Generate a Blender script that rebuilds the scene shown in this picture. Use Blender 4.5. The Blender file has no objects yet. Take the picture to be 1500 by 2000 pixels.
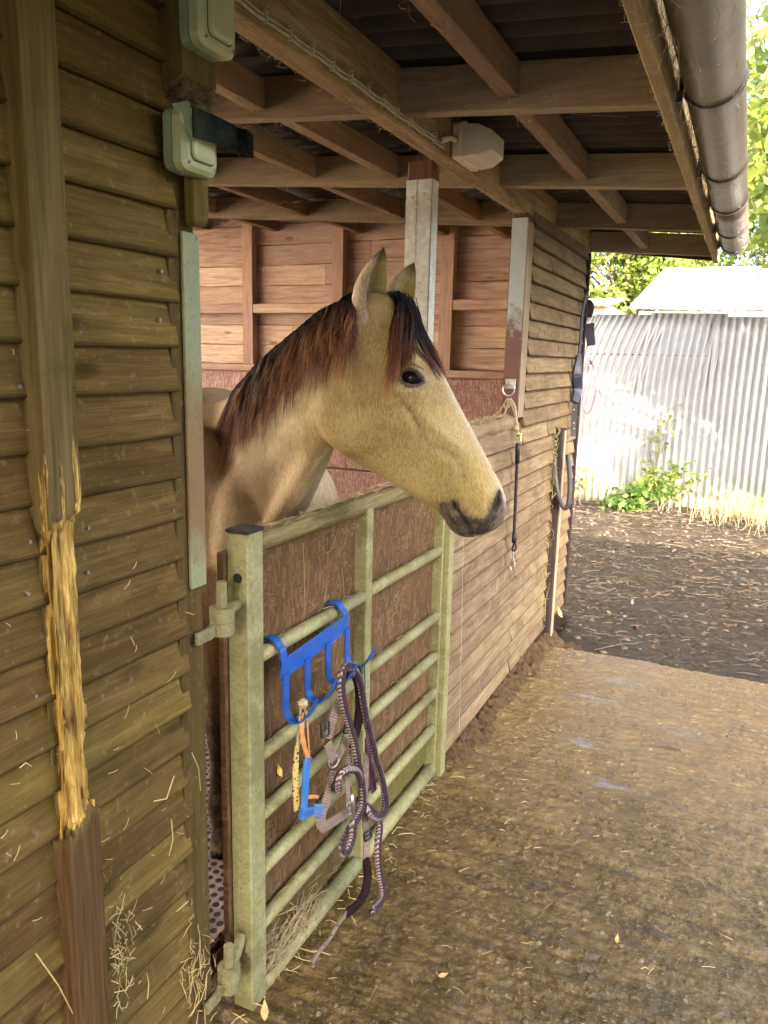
import bpy, bmesh, math, random
import numpy as np
from mathutils import Vector, Matrix
from mathutils.bvhtree import BVHTree
random.seed(7); RNG = np.random.default_rng(7)
SC = bpy.context.scene
COL = SC.collection

# ---------------------------------------------------------------- camera
CAM = np.array([0.95, 0.0, 1.6])
CM = np.array([[0.90542959, -0.10409242, 0.41153619],
               [0.42385599, 0.16845311, -0.88992676],
               [0.02331008, 0.98019810, 0.19664263]])
FPX = 1501.0
cd = bpy.data.cameras.new('camera'); cam = bpy.data.objects.new('camera', cd); COL.objects.link(cam)
cd.sensor_fit = 'VERTICAL'; cd.sensor_height = 24.0; cd.lens = 24.0 * FPX / 2000.0
cd.clip_start = 0.02; cd.clip_end = 500
U_, S_, V_ = np.linalg.svd(CM); CMo = U_ @ V_
mw = Matrix.Identity(4)
for i in range(3):
    for j in range(3): mw[i][j] = CMo[i][j]
    mw[i][3] = CAM[i]
cam.matrix_world = mw
SC.camera = cam

# ---------------------------------------------------------------- sky, sun, exposure
SUND = Vector((-0.75, 1.0, -0.62)).normalized()      # direction the sunlight travels
w = bpy.data.worlds.new('World'); SC.world = w; w.use_nodes = True
nt = w.node_tree; bg = nt.nodes['Background']
sky = nt.nodes.new('ShaderNodeTexSky'); sky.sky_type = 'NISHITA'; sky.sun_disc = False
sky.sun_elevation = math.asin(-SUND.z); sky.sun_rotation = math.atan2(-SUND.x, -SUND.y)
sky.air_density = 0.5; sky.dust_density = 6.0; sky.ozone_density = 1.0
nt.links.new(sky.outputs[0], bg.inputs[0]); bg.inputs[1].default_value = 0.15
sl = bpy.data.lights.new('sun', 'SUN'); sl.energy = 2.0; sl.angle = math.radians(0.6); sl.color = (1.0, 0.93, 0.80)
so = bpy.data.objects.new('sun', sl); COL.objects.link(so)
so.rotation_euler = SUND.to_track_quat('-Z', 'Y').to_euler()
SC.view_settings.view_transform = 'Standard'; SC.view_settings.look = 'None'
SC.view_settings.exposure = 3.9; SC.view_settings.gamma = 1.0
SC.view_settings.use_curve_mapping = False
SC.render.engine = 'CYCLES'
SC.cycles.use_denoising = True
try: SC.cycles.denoiser = 'OPENIMAGEDENOISE'
except Exception: pass
SC.cycles.max_bounces = 10; SC.cycles.diffuse_bounces = 6; SC.cycles.glossy_bounces = 4
SC.cycles.transparent_max_bounces = 12
SC.cycles.sample_clamp_indirect = 8.0

# ---------------------------------------------------------------- pixel helpers (photo pixel -> point on a plane)
def ray(px, py): return CM @ np.array([px - 750.0, -(py - 1000.0), -FPX])
def on(px, py, axis, val):
    r = ray(px, py); t = (val - CAM[axis]) / r[axis]
    return CAM + r * t
def PX(px, py, x): return on(px, py, 0, x)
def PY(px, py, y): return on(px, py, 1, y)
def PZ(px, py, z): return on(px, py, 2, z)

# ---------------------------------------------------------------- numpy noise
_LAT = np.random.default_rng(3).random((64, 64, 64))
def vnoise(p):
    p = np.asarray(p, float); i = np.floor(p).astype(int); f = p - i; f = f * f * (3 - 2 * f)
    x0, y0, z0 = (i[..., 0] & 63), (i[..., 1] & 63), (i[..., 2] & 63)
    x1, y1, z1 = (x0 + 1) & 63, (y0 + 1) & 63, (z0 + 1) & 63
    fx, fy, fz = f[..., 0], f[..., 1], f[..., 2]
    L = _LAT
    a = L[x0, y0, z0] * (1 - fx) + L[x1, y0, z0] * fx
    b = L[x0, y1, z0] * (1 - fx) + L[x1, y1, z0] * fx
    c = L[x0, y0, z1] * (1 - fx) + L[x1, y0, z1] * fx
    d = L[x0, y1, z1] * (1 - fx) + L[x1, y1, z1] * fx
    return (a * (1 - fy) + b * fy) * (1 - fz) + (c * (1 - fy) + d * fy) * fz - 0.5
def fbm(p, o=4):
    p = np.asarray(p, float); s = 0; a = 1.0
    for k in range(o):
        s = s + a * vnoise(p + 17.3 * k); p = p * 2.03; a *= 0.5
    return s

# ---------------------------------------------------------------- mesh builder
class MB:
    def __init__(s): s.v = []; s.f = []; s.c = []; s.uv = {}
    def add(s, vs, fs, col=None):
        o = len(s.v); s.v += [tuple(map(float, q)) for q in vs]
        s.f += [tuple(i + o for i in q) for q in fs]
        if col is None: s.c += [(1, 1, 1, 1)] * len(vs)
        elif isinstance(col, list): s.c += col
        else: s.c += [col] * len(vs)
        return s
    def box(s, x0, x1, y0, y1, z0, z1, col=None):
        vs = [(x, y, z) for x in (x0, x1) for y in (y0, y1) for z in (z0, z1)]
        return s.add(vs, [(0, 1, 3, 2), (4, 6, 7, 5), (0, 4, 5, 1), (2, 3, 7, 6), (0, 2, 6, 4), (1, 5, 7, 3)], col)
    def prism(s, poly, d0, d1):        # poly: list of 3d points, extruded from +d0 to +d1 (vectors)
        n = len(poly); d0 = np.array(d0); d1 = np.array(d1)
        vs = [np.array(q) + d0 for q in poly] + [np.array(q) + d1 for q in poly]
        fs = [tuple(range(n))[::-1], tuple(range(n, 2 * n))] + [(i, (i + 1) % n, n + (i + 1) % n, n + i) for i in range(n)]
        return s.add(vs, fs)
    def loft(s, rings, caps=True, closed=True, col=None):
        n = len(rings[0]); vs = [q for r in rings for q in r]; fs = []
        m = n if closed else n - 1
        for i in range(len(rings) - 1):
            for j in range(m):
                k = (j + 1) % n
                fs.append((i * n + j, i * n + k, (i + 1) * n + k, (i + 1) * n + j))
        if caps and closed:
            fs.append(tuple(range(n))[::-1]); fs.append(tuple(range((len(rings) - 1) * n, len(rings) * n)))
        return s.add(vs, fs, col)
    def tube(s, pts, r, sides=8, caps=True, flat=1.0, col=None, up=None, cols=None):
        pts = [np.array(p, float) for p in pts]; n = len(pts)
        rs = r if hasattr(r, '__len__') else [r] * n
        t = [pts[min(i + 1, n - 1)] - pts[max(i - 1, 0)] for i in range(n)]
        t = [q / (np.linalg.norm(q) + 1e-12) for q in t]
        u = np.array(up if up is not None else ((0, 0, 1) if abs(t[0][2]) < 0.9 else (1, 0, 0)), float)
        rings = []
        for i in range(n):
            u = u - t[i] * np.dot(u, t[i]); u /= (np.linalg.norm(u) + 1e-12)
            b = np.cross(t[i], u)
            rings.append([pts[i] + rs[i] * (math.cos(a) * u + flat * math.sin(a) * b)
                          for a in [2 * math.pi * k / sides for k in range(sides)]])
        cc = None
        if cols is not None: cc = [c for c in cols for _ in range(sides)]
        return s.loft(rings, caps, True, cc if cc else col)
    def build(s, name, mat, parent=None, smooth=False, bevel=0.0, loc=None, colattr=False):
        me = bpy.data.meshes.new(name); me.from_pydata(s.v, [], s.f)
        if colattr:
            at = me.color_attributes.new('col', 'FLOAT_COLOR', 'POINT')
            at.data.foreach_set('color', np.array(s.c, dtype=np.float32).ravel())
        bm = bmesh.new(); bm.from_mesh(me); bmesh.ops.recalc_face_normals(bm, faces=bm.faces)
        if bevel > 0:
            bmesh.ops.bevel(bm, geom=[e for e in bm.edges if len(e.link_faces) == 2 and e.calc_face_angle(0) > 0.6], offset=bevel, segments=1, affect='EDGES')
        bm.to_mesh(me); bm.free()
        if smooth: me.shade_smooth()
        me.materials.append(mat)
        o = bpy.data.objects.new(name, me); COL.objects.link(o)
        if parent is not None: o.parent = parent
        if loc is not None: o.location = loc
        return o

def rawmesh(name, V, F, mat, parent=None, smooth=False, col=None):
    """fast path: V (n,3) array, F (m,k) array of one face size"""
    me = bpy.data.meshes.new(name); V = np.asarray(V, np.float32); F = np.asarray(F, np.int32)
    me.vertices.add(len(V)); me.vertices.foreach_set('co', V.ravel())
    k = F.shape[1]; me.loops.add(F.size); me.loops.foreach_set('vertex_index', F.ravel())
    me.polygons.add(len(F)); me.polygons.foreach_set('loop_start', np.arange(0, F.size, k, dtype=np.int32))
    me.polygons.foreach_set('loop_total', np.full(len(F), k, np.int32))
    me.update(calc_edges=True)
    if col is not None:
        at = me.color_attributes.new('col', 'FLOAT_COLOR', 'POINT'); at.data.foreach_set('color', np.asarray(col, np.float32).ravel())
    if smooth: me.shade_smooth()
    me.materials.append(mat)
    o = bpy.data.objects.new(name, me); COL.objects.link(o)
    if parent is not None: o.parent = parent
    return o
def empty(name, loc=(0, 0, 0)):
    o = bpy.data.objects.new(name, None); COL.objects.link(o); o.location = loc; o.empty_display_size = 0.1
    return o
def tag(o, label, cat=None, group=None, kind=None):
    if label: o['label'] = label
    if cat: o['category'] = cat
    if group: o['group'] = group
    if kind: o['kind'] = kind
    return o
def thing(name, label, cat, group=None):
    return tag(empty(name), label, cat, group)
def smooth_path(pts, n=8):
    """Catmull-Rom through pts"""
    P = [np.array(p, float) for p in pts]; P = [2 * P[0] - P[1]] + P + [2 * P[-1] - P[-2]]; out = []
    for i in range(1, len(P) - 2):
        for k in range(n):
            t = k / n
            out.append(0.5 * ((2 * P[i]) + (-P[i - 1] + P[i + 1]) * t + (2 * P[i - 1] - 5 * P[i] + 4 * P[i + 1] - P[i + 2]) * t * t + (-P[i - 1] + 3 * P[i] - 3 * P[i + 1] + P[i + 2]) * t ** 3))
    out.append(P[-2]); return out
# ---------------------------------------------------------------- materials
class NT:
    def __init__(s, name):
        s.m = bpy.data.materials.new(name); s.m.use_nodes = True; s.t = s.m.node_tree
        s.b = s.t.nodes['Principled BSDF']; s.out = s.t.nodes['Material Output']
    def n(s, typ, **kw):
        q = s.t.nodes.new('ShaderNode' + typ)
        for k, v in kw.items():
            if k in ('operation', 'blend_type', 'data_type', 'feature', 'distance', 'wave_type', 'bands_direction', 'wave_profile', 'attribute_name', 'mode', 'noise_dimensions', 'vector_type', 'clamp'):
                setattr(q, k, v)
            else:
                q.inputs[k].default_value = v
        return q
    def l(s, a, b): s.t.links.new(a, b)
    def ramp(s, src, stops, interp='LINEAR'):
        r = s.t.nodes.new('ShaderNodeValToRGB'); r.color_ramp.interpolation = interp; e = r.color_ramp.elements
        while len(e) < len(stops): e.new(0.5)
        for i, (p, c) in enumerate(stops):
            e[i].position = p; e[i].color = (c, c, c, 1) if not hasattr(c, '__len__') else (*c[:3], 1)
        s.l(src, r.inputs[0]); return r.outputs[0]
    def mix(s, fac, a, b, typ='MIX'):
        q = s.t.nodes.new('ShaderNodeMix'); q.data_type = 'RGBA'; q.blend_type = typ
        for inp, v in ((q.inputs[0], fac), (q.inputs[6], a), (q.inputs[7], b)):
            if isinstance(v, bpy.types.NodeSocket): s.l(v, inp)
            elif hasattr(v, '__len__'): inp.default_value = (*v[:3], 1)
            else: inp.default_value = v
        return q.outputs[2]
    def math(s, op, a, b=0.0):
        q = s.t.nodes.new('ShaderNodeMath'); q.operation = op
        for inp, v in ((q.inputs[0], a), (q.inputs[1], b)):
            if isinstance(v, bpy.types.NodeSocket): s.l(v, inp)
            else: inp.default_value = v
        return q.outputs[0]
    def coord(s, scale=(1, 1, 1), rand=True, src='Object'):
        tc = s.t.nodes.new('ShaderNodeTexCoord'); v = tc.outputs[src]
        if rand:
            oi = s.t.nodes.new('ShaderNodeObjectInfo')
            cx = s.t.nodes.new('ShaderNodeCombineXYZ')
            for i, k in enumerate((37.0, 91.0, 53.0)): s.l(s.math('MULTIPLY', oi.outputs['Random'], k), cx.inputs[i])
            ad = s.t.nodes.new('ShaderNodeVectorMath'); ad.operation = 'ADD'; s.l(v, ad.inputs[0]); s.l(cx.outputs[0], ad.inputs[1]); v = ad.outputs[0]
        mp = s.t.nodes.new('ShaderNodeMapping'); mp.inputs['Scale'].default_value = scale; s.l(v, mp.inputs[0])
        return mp.outputs[0]
    def noise(s, vec, scale, detail=4.0, rough=0.55, dist=0.0):
        q = s.n('TexNoise', Scale=scale, Detail=detail, Roughness=rough, Distortion=dist); s.l(vec, q.inputs['Vector']); return q.outputs[0]
    def bump(s, h, strength=0.3, dist=0.01, prev=None):
        q = s.n('Bump', Strength=strength, Distance=dist); s.l(h, q.inputs['Height'])
        if prev is not None: s.l(prev, q.inputs['Normal'])
        return q.outputs[0]
    def fin(s, col=None, rough=None, normal=None, metal=None, **kw):
        for k, v in (('Base Color', col), ('Roughness', rough), ('Normal', normal), ('Metallic', metal)):
            if v is None: continue
            if isinstance(v, bpy.types.NodeSocket): s.l(v, s.b.inputs[k])
            elif hasattr(v, '__len__'): s.b.inputs[k].default_value = (*v[:3], 1)
            else: s.b.inputs[k].default_value = v
        for k, v in kw.items(): s.b.inputs[k.replace('_', ' ')].default_value = v
        return s.m
AX = {'X': (1, 1, 1), 'Y': (1, 1, 1), 'Z': (1, 1, 1)}
def stretch(axis, along, across):
    return tuple(along if a == axis else across for a in 'XYZ')

def wood(name, dark, mid, light, axis='Y', tone=0.5, rough=0.8, bump=0.35, dirt=0.5, dirtcol=(0.03, 0.024, 0.014), algae=0.0, algaecol=(0.08, 0.09, 0.02), knots=True, contrast=1.0, scuff=0.0, edge=0.0):
    n = NT(name)
    v = n.coord(stretch(axis, 1.2, 16.0))
    g = n.noise(v, 3.2, 7, 0.62, 0.6)
    fine = n.noise(n.coord(stretch(axis, 6, 170.0)), 2.0, 4, 0.6)
    c = n.ramp(g, [(0.5 - 0.22 * contrast, dark), (0.5, mid), (0.5 + 0.24 * contrast, light)])
    c = n.mix(n.ramp(fine, [(0.35, 0.55), (0.62, 0.0)]), c, dark)
    hgt = n.math('ADD', n.math('MULTIPLY', g, 0.7), n.math('MULTIPLY', fine, 0.5))
    if knots:
        vo = n.n('TexVoronoi', Scale=1.0, feature='F1'); n.l(n.coord(stretch(axis, 3.2, 9.0)), vo.inputs['Vector'])
        kn = n.ramp(vo.outputs['Distance'], [(0.06, 1.0), (0.16, 0.0)])
        c = n.mix(n.math('MULTIPLY', kn, 0.75), c, tuple(q * 0.45 for q in dark))
    # tone of each piece
    oi = n.t.nodes.new('ShaderNodeObjectInfo')
    hsv = n.n('HueSaturation'); n.l(c, hsv.inputs['Color'])
    n.l(n.math('ADD', n.math('MULTIPLY', oi.outputs['Random'], tone), 1.0 - tone / 2), hsv.inputs['Value'])
    n.l(n.math('ADD', n.math('MULTIPLY', oi.outputs['Random'], 0.018), 0.491), hsv.inputs['Hue'])
    c = hsv.outputs[0]
    big = n.noise(n.coord((1, 1, 1)), 3.5, 5, 0.65)
    sp = n.noise(n.coord((1, 1, 1)), 55, 3, 0.6)
    c = n.mix(n.math('MULTIPLY', n.ramp(big, [(0.46, 0), (0.66, 1)]), dirt), c, dirtcol)
    c = n.mix(n.math('MULTIPLY', n.ramp(sp, [(0.60, 0), (0.70, 1)]), dirt * 0.8), c, (0.30, 0.24, 0.13))
    if algae > 0:
        al = n.noise(n.coord((1, 1, 1)), 2.2, 4, 0.6, 0.5)
        c = n.mix(n.math('MULTIPLY', n.ramp(al, [(0.4, 0), (0.62, 1)]), algae), c, algaecol)
    if scuff > 0:
        sc_ = n.noise(n.coord(stretch(axis, 2.0, 7.0)), 1.5, 5, 0.7, 1.5)
        c = n.mix(n.math('MULTIPLY', n.ramp(sc_, [(0.58, 0), (0.72, 1)]), scuff), c, light)
    if edge > 0:      # lap shadow line painted along a weatherboard's lower edge, in its dirt colour
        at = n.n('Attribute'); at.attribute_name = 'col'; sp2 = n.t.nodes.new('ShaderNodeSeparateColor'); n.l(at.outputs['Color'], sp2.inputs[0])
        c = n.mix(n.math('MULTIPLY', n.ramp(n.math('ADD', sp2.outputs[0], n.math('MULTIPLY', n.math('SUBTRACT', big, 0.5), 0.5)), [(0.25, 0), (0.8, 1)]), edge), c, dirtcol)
    nm = n.bump(hgt, bump, 0.004)
    nm = n.bump(sp, 0.25, 0.003, nm)
    return n.fin(c, rough, nm, Specular_IOR_Level=0.12)

def plain(name, col, rough=0.6, metal=0.0, var=0.25, scale=12.0, bump=0.1, dirt=0.0, dirtcol=(0.05, 0.04, 0.02), rand=True, dscale=6.0, **kw):
    n = NT(name); v = n.coord((1, 1, 1), rand)
    a = n.noise(v, scale, 5, 0.6)
    c = n.mix(n.ramp(a, [(0.3, 0.0), (0.7, 1.0)]), tuple(q * (1 - var) for q in col), tuple(min(1, q * (1 + var)) for q in col))
    if dirt > 0:
        d = n.noise(v, dscale, 6, 0.7)
        c = n.mix(n.math('MULTIPLY', n.ramp(d, [(0.45, 0), (0.62, 1)]), dirt), c, dirtcol)
    nm = n.bump(n.noise(v, scale * 9, 3, 0.6), bump, 0.002)
    return n.fin(c, rough, nm, metal, **kw)

M = {}
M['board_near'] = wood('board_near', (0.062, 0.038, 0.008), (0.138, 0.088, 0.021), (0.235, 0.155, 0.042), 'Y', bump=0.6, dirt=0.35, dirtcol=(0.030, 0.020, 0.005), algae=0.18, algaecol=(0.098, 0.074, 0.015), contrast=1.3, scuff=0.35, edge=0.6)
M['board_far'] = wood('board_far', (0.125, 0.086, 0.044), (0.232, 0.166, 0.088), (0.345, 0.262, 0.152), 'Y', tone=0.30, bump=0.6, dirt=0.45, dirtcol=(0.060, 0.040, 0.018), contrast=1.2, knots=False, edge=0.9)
M['trim_dark'] = wood('trim_dark', (0.025, 0.017, 0.007), (0.050, 0.034, 0.015), (0.08, 0.055, 0.025), 'Z', dirt=0.3)
M['trim_olive'] = wood('trim_olive', (0.060, 0.041, 0.010), (0.11, 0.077, 0.021), (0.15, 0.11, 0.036), 'Z', dirt=0.25, contrast=1.4)
M['beam'] = wood('beam', (0.17, 0.108, 0.048), (0.28, 0.19, 0.090), (0.38, 0.275, 0.15), 'Y', dirt=0.35, dirtcol=(0.07, 0.048, 0.030), knots=False, contrast=0.7)
M['rafter'] = wood('rafter', (0.15, 0.110, 0.066), (0.25, 0.190, 0.120), (0.36, 0.285, 0.195), 'X', dirt=0.45, dirtcol=(0.27, 0.205, 0.135), knots=False, contrast=1.2)
M['noggin'] = wood('noggin', (0.18, 0.118, 0.066), (0.28, 0.195, 0.117), (0.38, 0.28, 0.18), 'Y', dirt=0.35, dirtcol=(0.13, 0.088, 0.052), knots=False, contrast=1.2)
M['plank_in'] = wood('plank_in', (0.30, 0.175, 0.11), (0.56, 0.40, 0.285), (0.70, 0.55, 0.43), 'X', dirt=0.15, dirtcol=(0.22, 0.13, 0.085), bump=0.5, contrast=1.0)
M['stud_in'] = wood('stud_in', (0.33, 0.20, 0.135), (0.50, 0.35, 0.255), (0.64, 0.48, 0.37), 'Z', dirt=0.2, dirtcol=(0.22, 0.10, 0.06), knots=False)
M['rail_in'] = wood('rail_in', (0.33, 0.20, 0.135), (0.50, 0.35, 0.255), (0.64, 0.48, 0.37), 'X', dirt=0.2, dirtcol=(0.22, 0.10, 0.06), knots=False)
M['post_red'] = wood('post_red', (0.075, 0.035, 0.022), (0.13, 0.062, 0.040), (0.19, 0.10, 0.068), 'Z', dirt=0.25, knots=False)
M['post_black'] = wood('post_black', (0.03, 0.021, 0.019), (0.052, 0.037, 0.033), (0.085, 0.062, 0.055), 'Z', dirt=0.3, knots=False)
M['post_pale'] = wood('post_pale', (0.20, 0.15, 0.09), (0.32, 0.25, 0.16), (0.46, 0.37, 0.25), 'Z', dirt=0.25)
M['fascia'] = wood('fascia', (0.22, 0.165, 0.075), (0.36, 0.275, 0.125), (0.48, 0.385, 0.20), 'Y', dirt=0.35, dirtcol=(0.16, 0.115, 0.06), knots=False, contrast=1.3)
M['log'] = wood('log', (0.20, 0.14, 0.07), (0.34, 0.26, 0.14), (0.46, 0.37, 0.22), 'Y', dirt=0.4, dirtcol=(0.09, 0.065, 0.02), bump=0.7, knots=False)

def osb(name, a, b, c3, dirt=0.3, dirtcol=(0.06, 0.04, 0.02), plane='YZ', green=False):
    n = NT(name); col = None; hs = None
    for k, (sc_, rot) in enumerate((((1, 26, 5), 0.25), ((1, 6, 26), -0.7), ((1, 24, 6), 2.0))):
        tc = n.t.nodes.new('ShaderNodeTexCoord'); mp = n.t.nodes.new('ShaderNodeMapping')
        if plane == 'XZ':
            sc_ = (sc_[1], sc_[0], sc_[2]); mp.inputs['Rotation'].default_value = (0, rot, 0)
        else: mp.inputs['Rotation'].default_value = (rot, 0, 0)
        mp.inputs['Scale'].default_value = tuple(q * 4.6 for q in sc_); n.l(tc.outputs['Object'], mp.inputs[0])
        vo = n.n('TexVoronoi', Scale=1.0, Randomness=1.0); n.l(mp.outputs[0], vo.inputs['Vector'])
        sep = n.t.nodes.new('ShaderNodeSeparateColor'); n.l(vo.outputs['Color'], sep.inputs[0])
        cc = n.ramp(sep.outputs[0], [(0.0, a), (0.5, b), (1.0, c3)])
        ed = n.n('TexVoronoi', Scale=1.0, feature='DISTANCE_TO_EDGE'); n.l(mp.outputs[0], ed.inputs['Vector'])
        e = n.ramp(ed.outputs['Distance'], [(0.0, 0.0), (0.10, 1.0)])
        cc = n.mix(n.math('MULTIPLY', n.math('SUBTRACT', 1.0, e), 0.55), cc, tuple(q * 0.6 for q in a))
        h = n.math('ADD', n.math('MULTIPLY', sep.outputs[1], 0.8), n.math('MULTIPLY', e, 0.3))
        if col is None: col, hs = cc, h
        else:
            f = n.ramp(sep.outputs[2], [(0.40, 0.0), (0.46, 1.0)])
            col = n.mix(f, col, cc)
            q = n.t.nodes.new('ShaderNodeMix'); n.l(f, q.inputs[0]); n.l(hs, q.inputs[2]); n.l(h, q.inputs[3]); hs = q.outputs[0]
    v = n.coord((1, 1, 1), False)
    d = n.noise(v, 3.0, 6, 0.7)
    col = n.mix(n.math('MULTIPLY', n.ramp(d, [(0.42, 0), (0.66, 1)]), dirt), col, dirtcol)
    if green:   # algae low on the panel, where it stays wet
        sx = n.t.nodes.new('ShaderNodeSeparateXYZ'); n.l(v, sx.inputs[0])
        low = n.ramp(n.math('ADD', sx.outputs[2], n.math('MULTIPLY', n.noise(v, 5, 4), 0.3)), [(0.22, 1.0), (0.42, 0.0)])
        far = n.ramp(n.math('ADD', n.math('MULTIPLY', sx.outputs[1], 0.3), n.math('MULTIPLY', n.noise(v, 4, 4), 0.2)), [(0.60, 0.25), (0.80, 1.0)])
        col = n.mix(n.math('MULTIPLY', n.math('MULTIPLY', low, far), 0.8), col, (0.10, 0.115, 0.022))
    return n.fin(col, 0.75, n.bump(hs, 0.45, 0.004), Specular_IOR_Level=0.15)
M['osb_gate'] = osb('osb_gate', (0.100, 0.055, 0.021), (0.140, 0.078, 0.031), (0.205, 0.122, 0.054), 0.5, (0.070, 0.041, 0.015), green=True)
M['osb_in'] = osb('osb_in', (0.27, 0.15, 0.12), (0.38, 0.225, 0.18), (0.52, 0.345, 0.28), 0.25, (0.22, 0.12, 0.085), plane='XZ')

def galv(name, a, b, rust=0.2, rustcol=(0.16, 0.075, 0.03), rough=0.5, metal=0.35, algae=0.0, algaecol=(0.20, 0.20, 0.05), spangle=30):
    n = NT(name); v = n.coord((1, 1, 1))
    vo = n.n('TexVoronoi', Scale=float(spangle)); n.l(v, vo.inputs['Vector'])
    sep = n.t.nodes.new('ShaderNodeSeparateColor'); n.l(vo.outputs['Color'], sep.inputs[0])
    c = n.mix(sep.outputs[0], a, b)
    big = n.noise(v, 5, 6, 0.7)
    c = n.mix(n.math('MULTIPLY', n.ramp(big, [(0.50, 0), (0.60, 1)]), rust), c, rustcol)
    sp = n.noise(v, 70, 3, 0.6)
    c = n.mix(n.ramp(sp, [(0.60, 0), (0.72, 0.6)]), c, rustcol)
    if algae > 0:
        al = n.noise(v, 9, 5, 0.7); c = n.mix(n.math('MULTIPLY', n.ramp(al, [(0.35, 0), (0.6, 1)]), algae), c, algaecol)
    return n.fin(c, rough, n.bump(sp, 0.15, 0.002), metal)
M['galv_gate'] = galv('galv_gate', (0.235, 0.228, 0.098), (0.345, 0.33, 0.15), 0.6, (0.12, 0.092, 0.028), 0.62, 0.12, 0.4, (0.19, 0.18, 0.045), 120)
M['galv_green'] = galv('galv_green', (0.28, 0.33, 0.19), (0.35, 0.40, 0.24), 0.75, (0.20, 0.125, 0.045), 0.6, 0.15, 0.2, (0.20, 0.20, 0.06), 90)
M['galv_pale'] = galv('galv_pale', (0.50, 0.53, 0.48), (0.64, 0.67, 0.60), 0.35, (0.26, 0.16, 0.11), 0.5, 0.1, 0, spangle=60)
M['steel'] = galv('steel', (0.42, 0.41, 0.38), (0.55, 0.53, 0.5), 0.2, (0.2, 0.13, 0.07), 0.32, 0.85)
M['hinge'] = galv('hinge', (0.17, 0.155, 0.065), (0.26, 0.235, 0.105), 0.5, (0.10, 0.075, 0.025), 0.65, 0.1, 0.3, (0.16, 0.15, 0.04), 150)
M['plastic_green'] = plain('plastic_green', (0.24, 0.30, 0.19), 0.45, var=0.12, dirt=0.5, dirtcol=(0.12, 0.12, 0.045), bump=0.06)
M['plastic_cover'] = plain('plastic_cover', (0.38, 0.42, 0.22), 0.45, var=0.15, dirt=0.45, dirtcol=(0.24, 0.23, 0.08), bump=0.06)
M['tape'] = plain('tape', (0.0025, 0.0035, 0.0015), 0.35, var=0.5, scale=9, dirt=0.35, dirtcol=(0.05, 0.07, 0.02), dscale=9, IOR=1.25, Specular_IOR_Level=0.15)
M['lamp_base'] = plain('lamp_base', (0.62, 0.53, 0.34), 0.5, dirt=0.5, dirtcol=(0.28, 0.22, 0.11))
M['blue'] = plain('blue', (0.008, 0.075, 0.33), 0.38, var=0.12, dirt=0.4, dirtcol=(0.025, 0.075, 0.19), dscale=25, bump=0.3)
M['blue_plastic'] = plain('blue_plastic', (0.022, 0.125, 0.36), 0.35, var=0.08, bump=0.03)
M['maroon'] = plain('maroon', (0.018, 0.008, 0.009), 0.95, var=0.4, scale=60, bump=0.6, dirt=0.15, dirtcol=(0.04, 0.024, 0.022), Specular_IOR_Level=0.1)
M['purple'] = plain('purple', (0.12, 0.035, 0.09), 0.45, var=0.15, dirt=0.3, dirtcol=(0.18, 0.10, 0.12))
M['orange'] = plain('orange', (0.52, 0.24, 0.075), 0.6, var=0.25, scale=60)
M['twine'] = plain('twine', (0.42, 0.35, 0.20), 0.9, var=0.3, scale=60, bump=0.5)
M['green_cord'] = plain('green_cord', (0.03, 0.20, 0.12), 0.7)
M['black'] = plain('black', (0.012, 0.011, 0.012), 0.55, var=0.3)
M['rubber'] = plain('rubber', (0.055, 0.052, 0.058), 0.42, var=0.2, dirt=0.3, dirtcol=(0.13, 0.11, 0.09))
M['navy'] = plain('navy', (0.032, 0.035, 0.055), 0.5, var=0.3)
M['pinkrope'] = plain('pinkrope', (0.28, 0.15, 0.19), 0.8, var=0.3)
M['straw'] = plain('straw', (0.46, 0.35, 0.13), 0.7, var=0.45, scale=4, bump=0.0)
M['hay_dull'] = plain('hay_dull', (0.27, 0.205, 0.085), 0.8, var=0.45, scale=4, bump=0.0)
M['rail_top'] = wood('rail_top', (0.075, 0.055, 0.020), (0.17, 0.13, 0.055), (0.30, 0.24, 0.12), 'Y', dirt=0.5, dirtcol=(0.06, 0.045, 0.014), bump=0.7, knots=False)
M['straw_red'] = plain('straw_red', (0.42, 0.26, 0.15), 0.7, var=0.45, scale=4, bump=0.0)
M['nest'] = plain('nest', (0.20, 0.14, 0.065), 0.9, var=0.4, scale=3, bump=0.0)
M['cobweb'] = plain('cobweb', (0.36, 0.28, 0.17), 0.9, var=0.4, scale=3, bump=0.0)
M['nail'] = plain('nail', (0.24, 0.22, 0.17), 0.45, metal=0.6)
M['yellow_leaf'] = plain('yellow_leaf', (0.55, 0.40, 0.06), 0.6, var=0.3, scale=30)
M['tan_leaf'] = plain('tan_leaf', (0.52, 0.33, 0.12), 0.6, var=0.3, scale=30)
M['roof_dark'] = plain('roof_dark', (0.040, 0.031, 0.027), 0.85, var=0.35, scale=5, dirt=0.4, dirtcol=(0.075, 0.055, 0.042), rand=False)
M['gutter'] = plain('gutter', (0.125, 0.096, 0.066), 0.42, var=0.3, scale=6, dirt=0.6, dirtcol=(0.19, 0.145, 0.09), dscale=14, bump=0.3)
M['gutter_clip'] = plain('gutter_clip', (0.045, 0.036, 0.026), 0.4)
M['yellow_tag'] = plain('yellow_tag', (0.55, 0.60, 0.22), 0.5)

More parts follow.
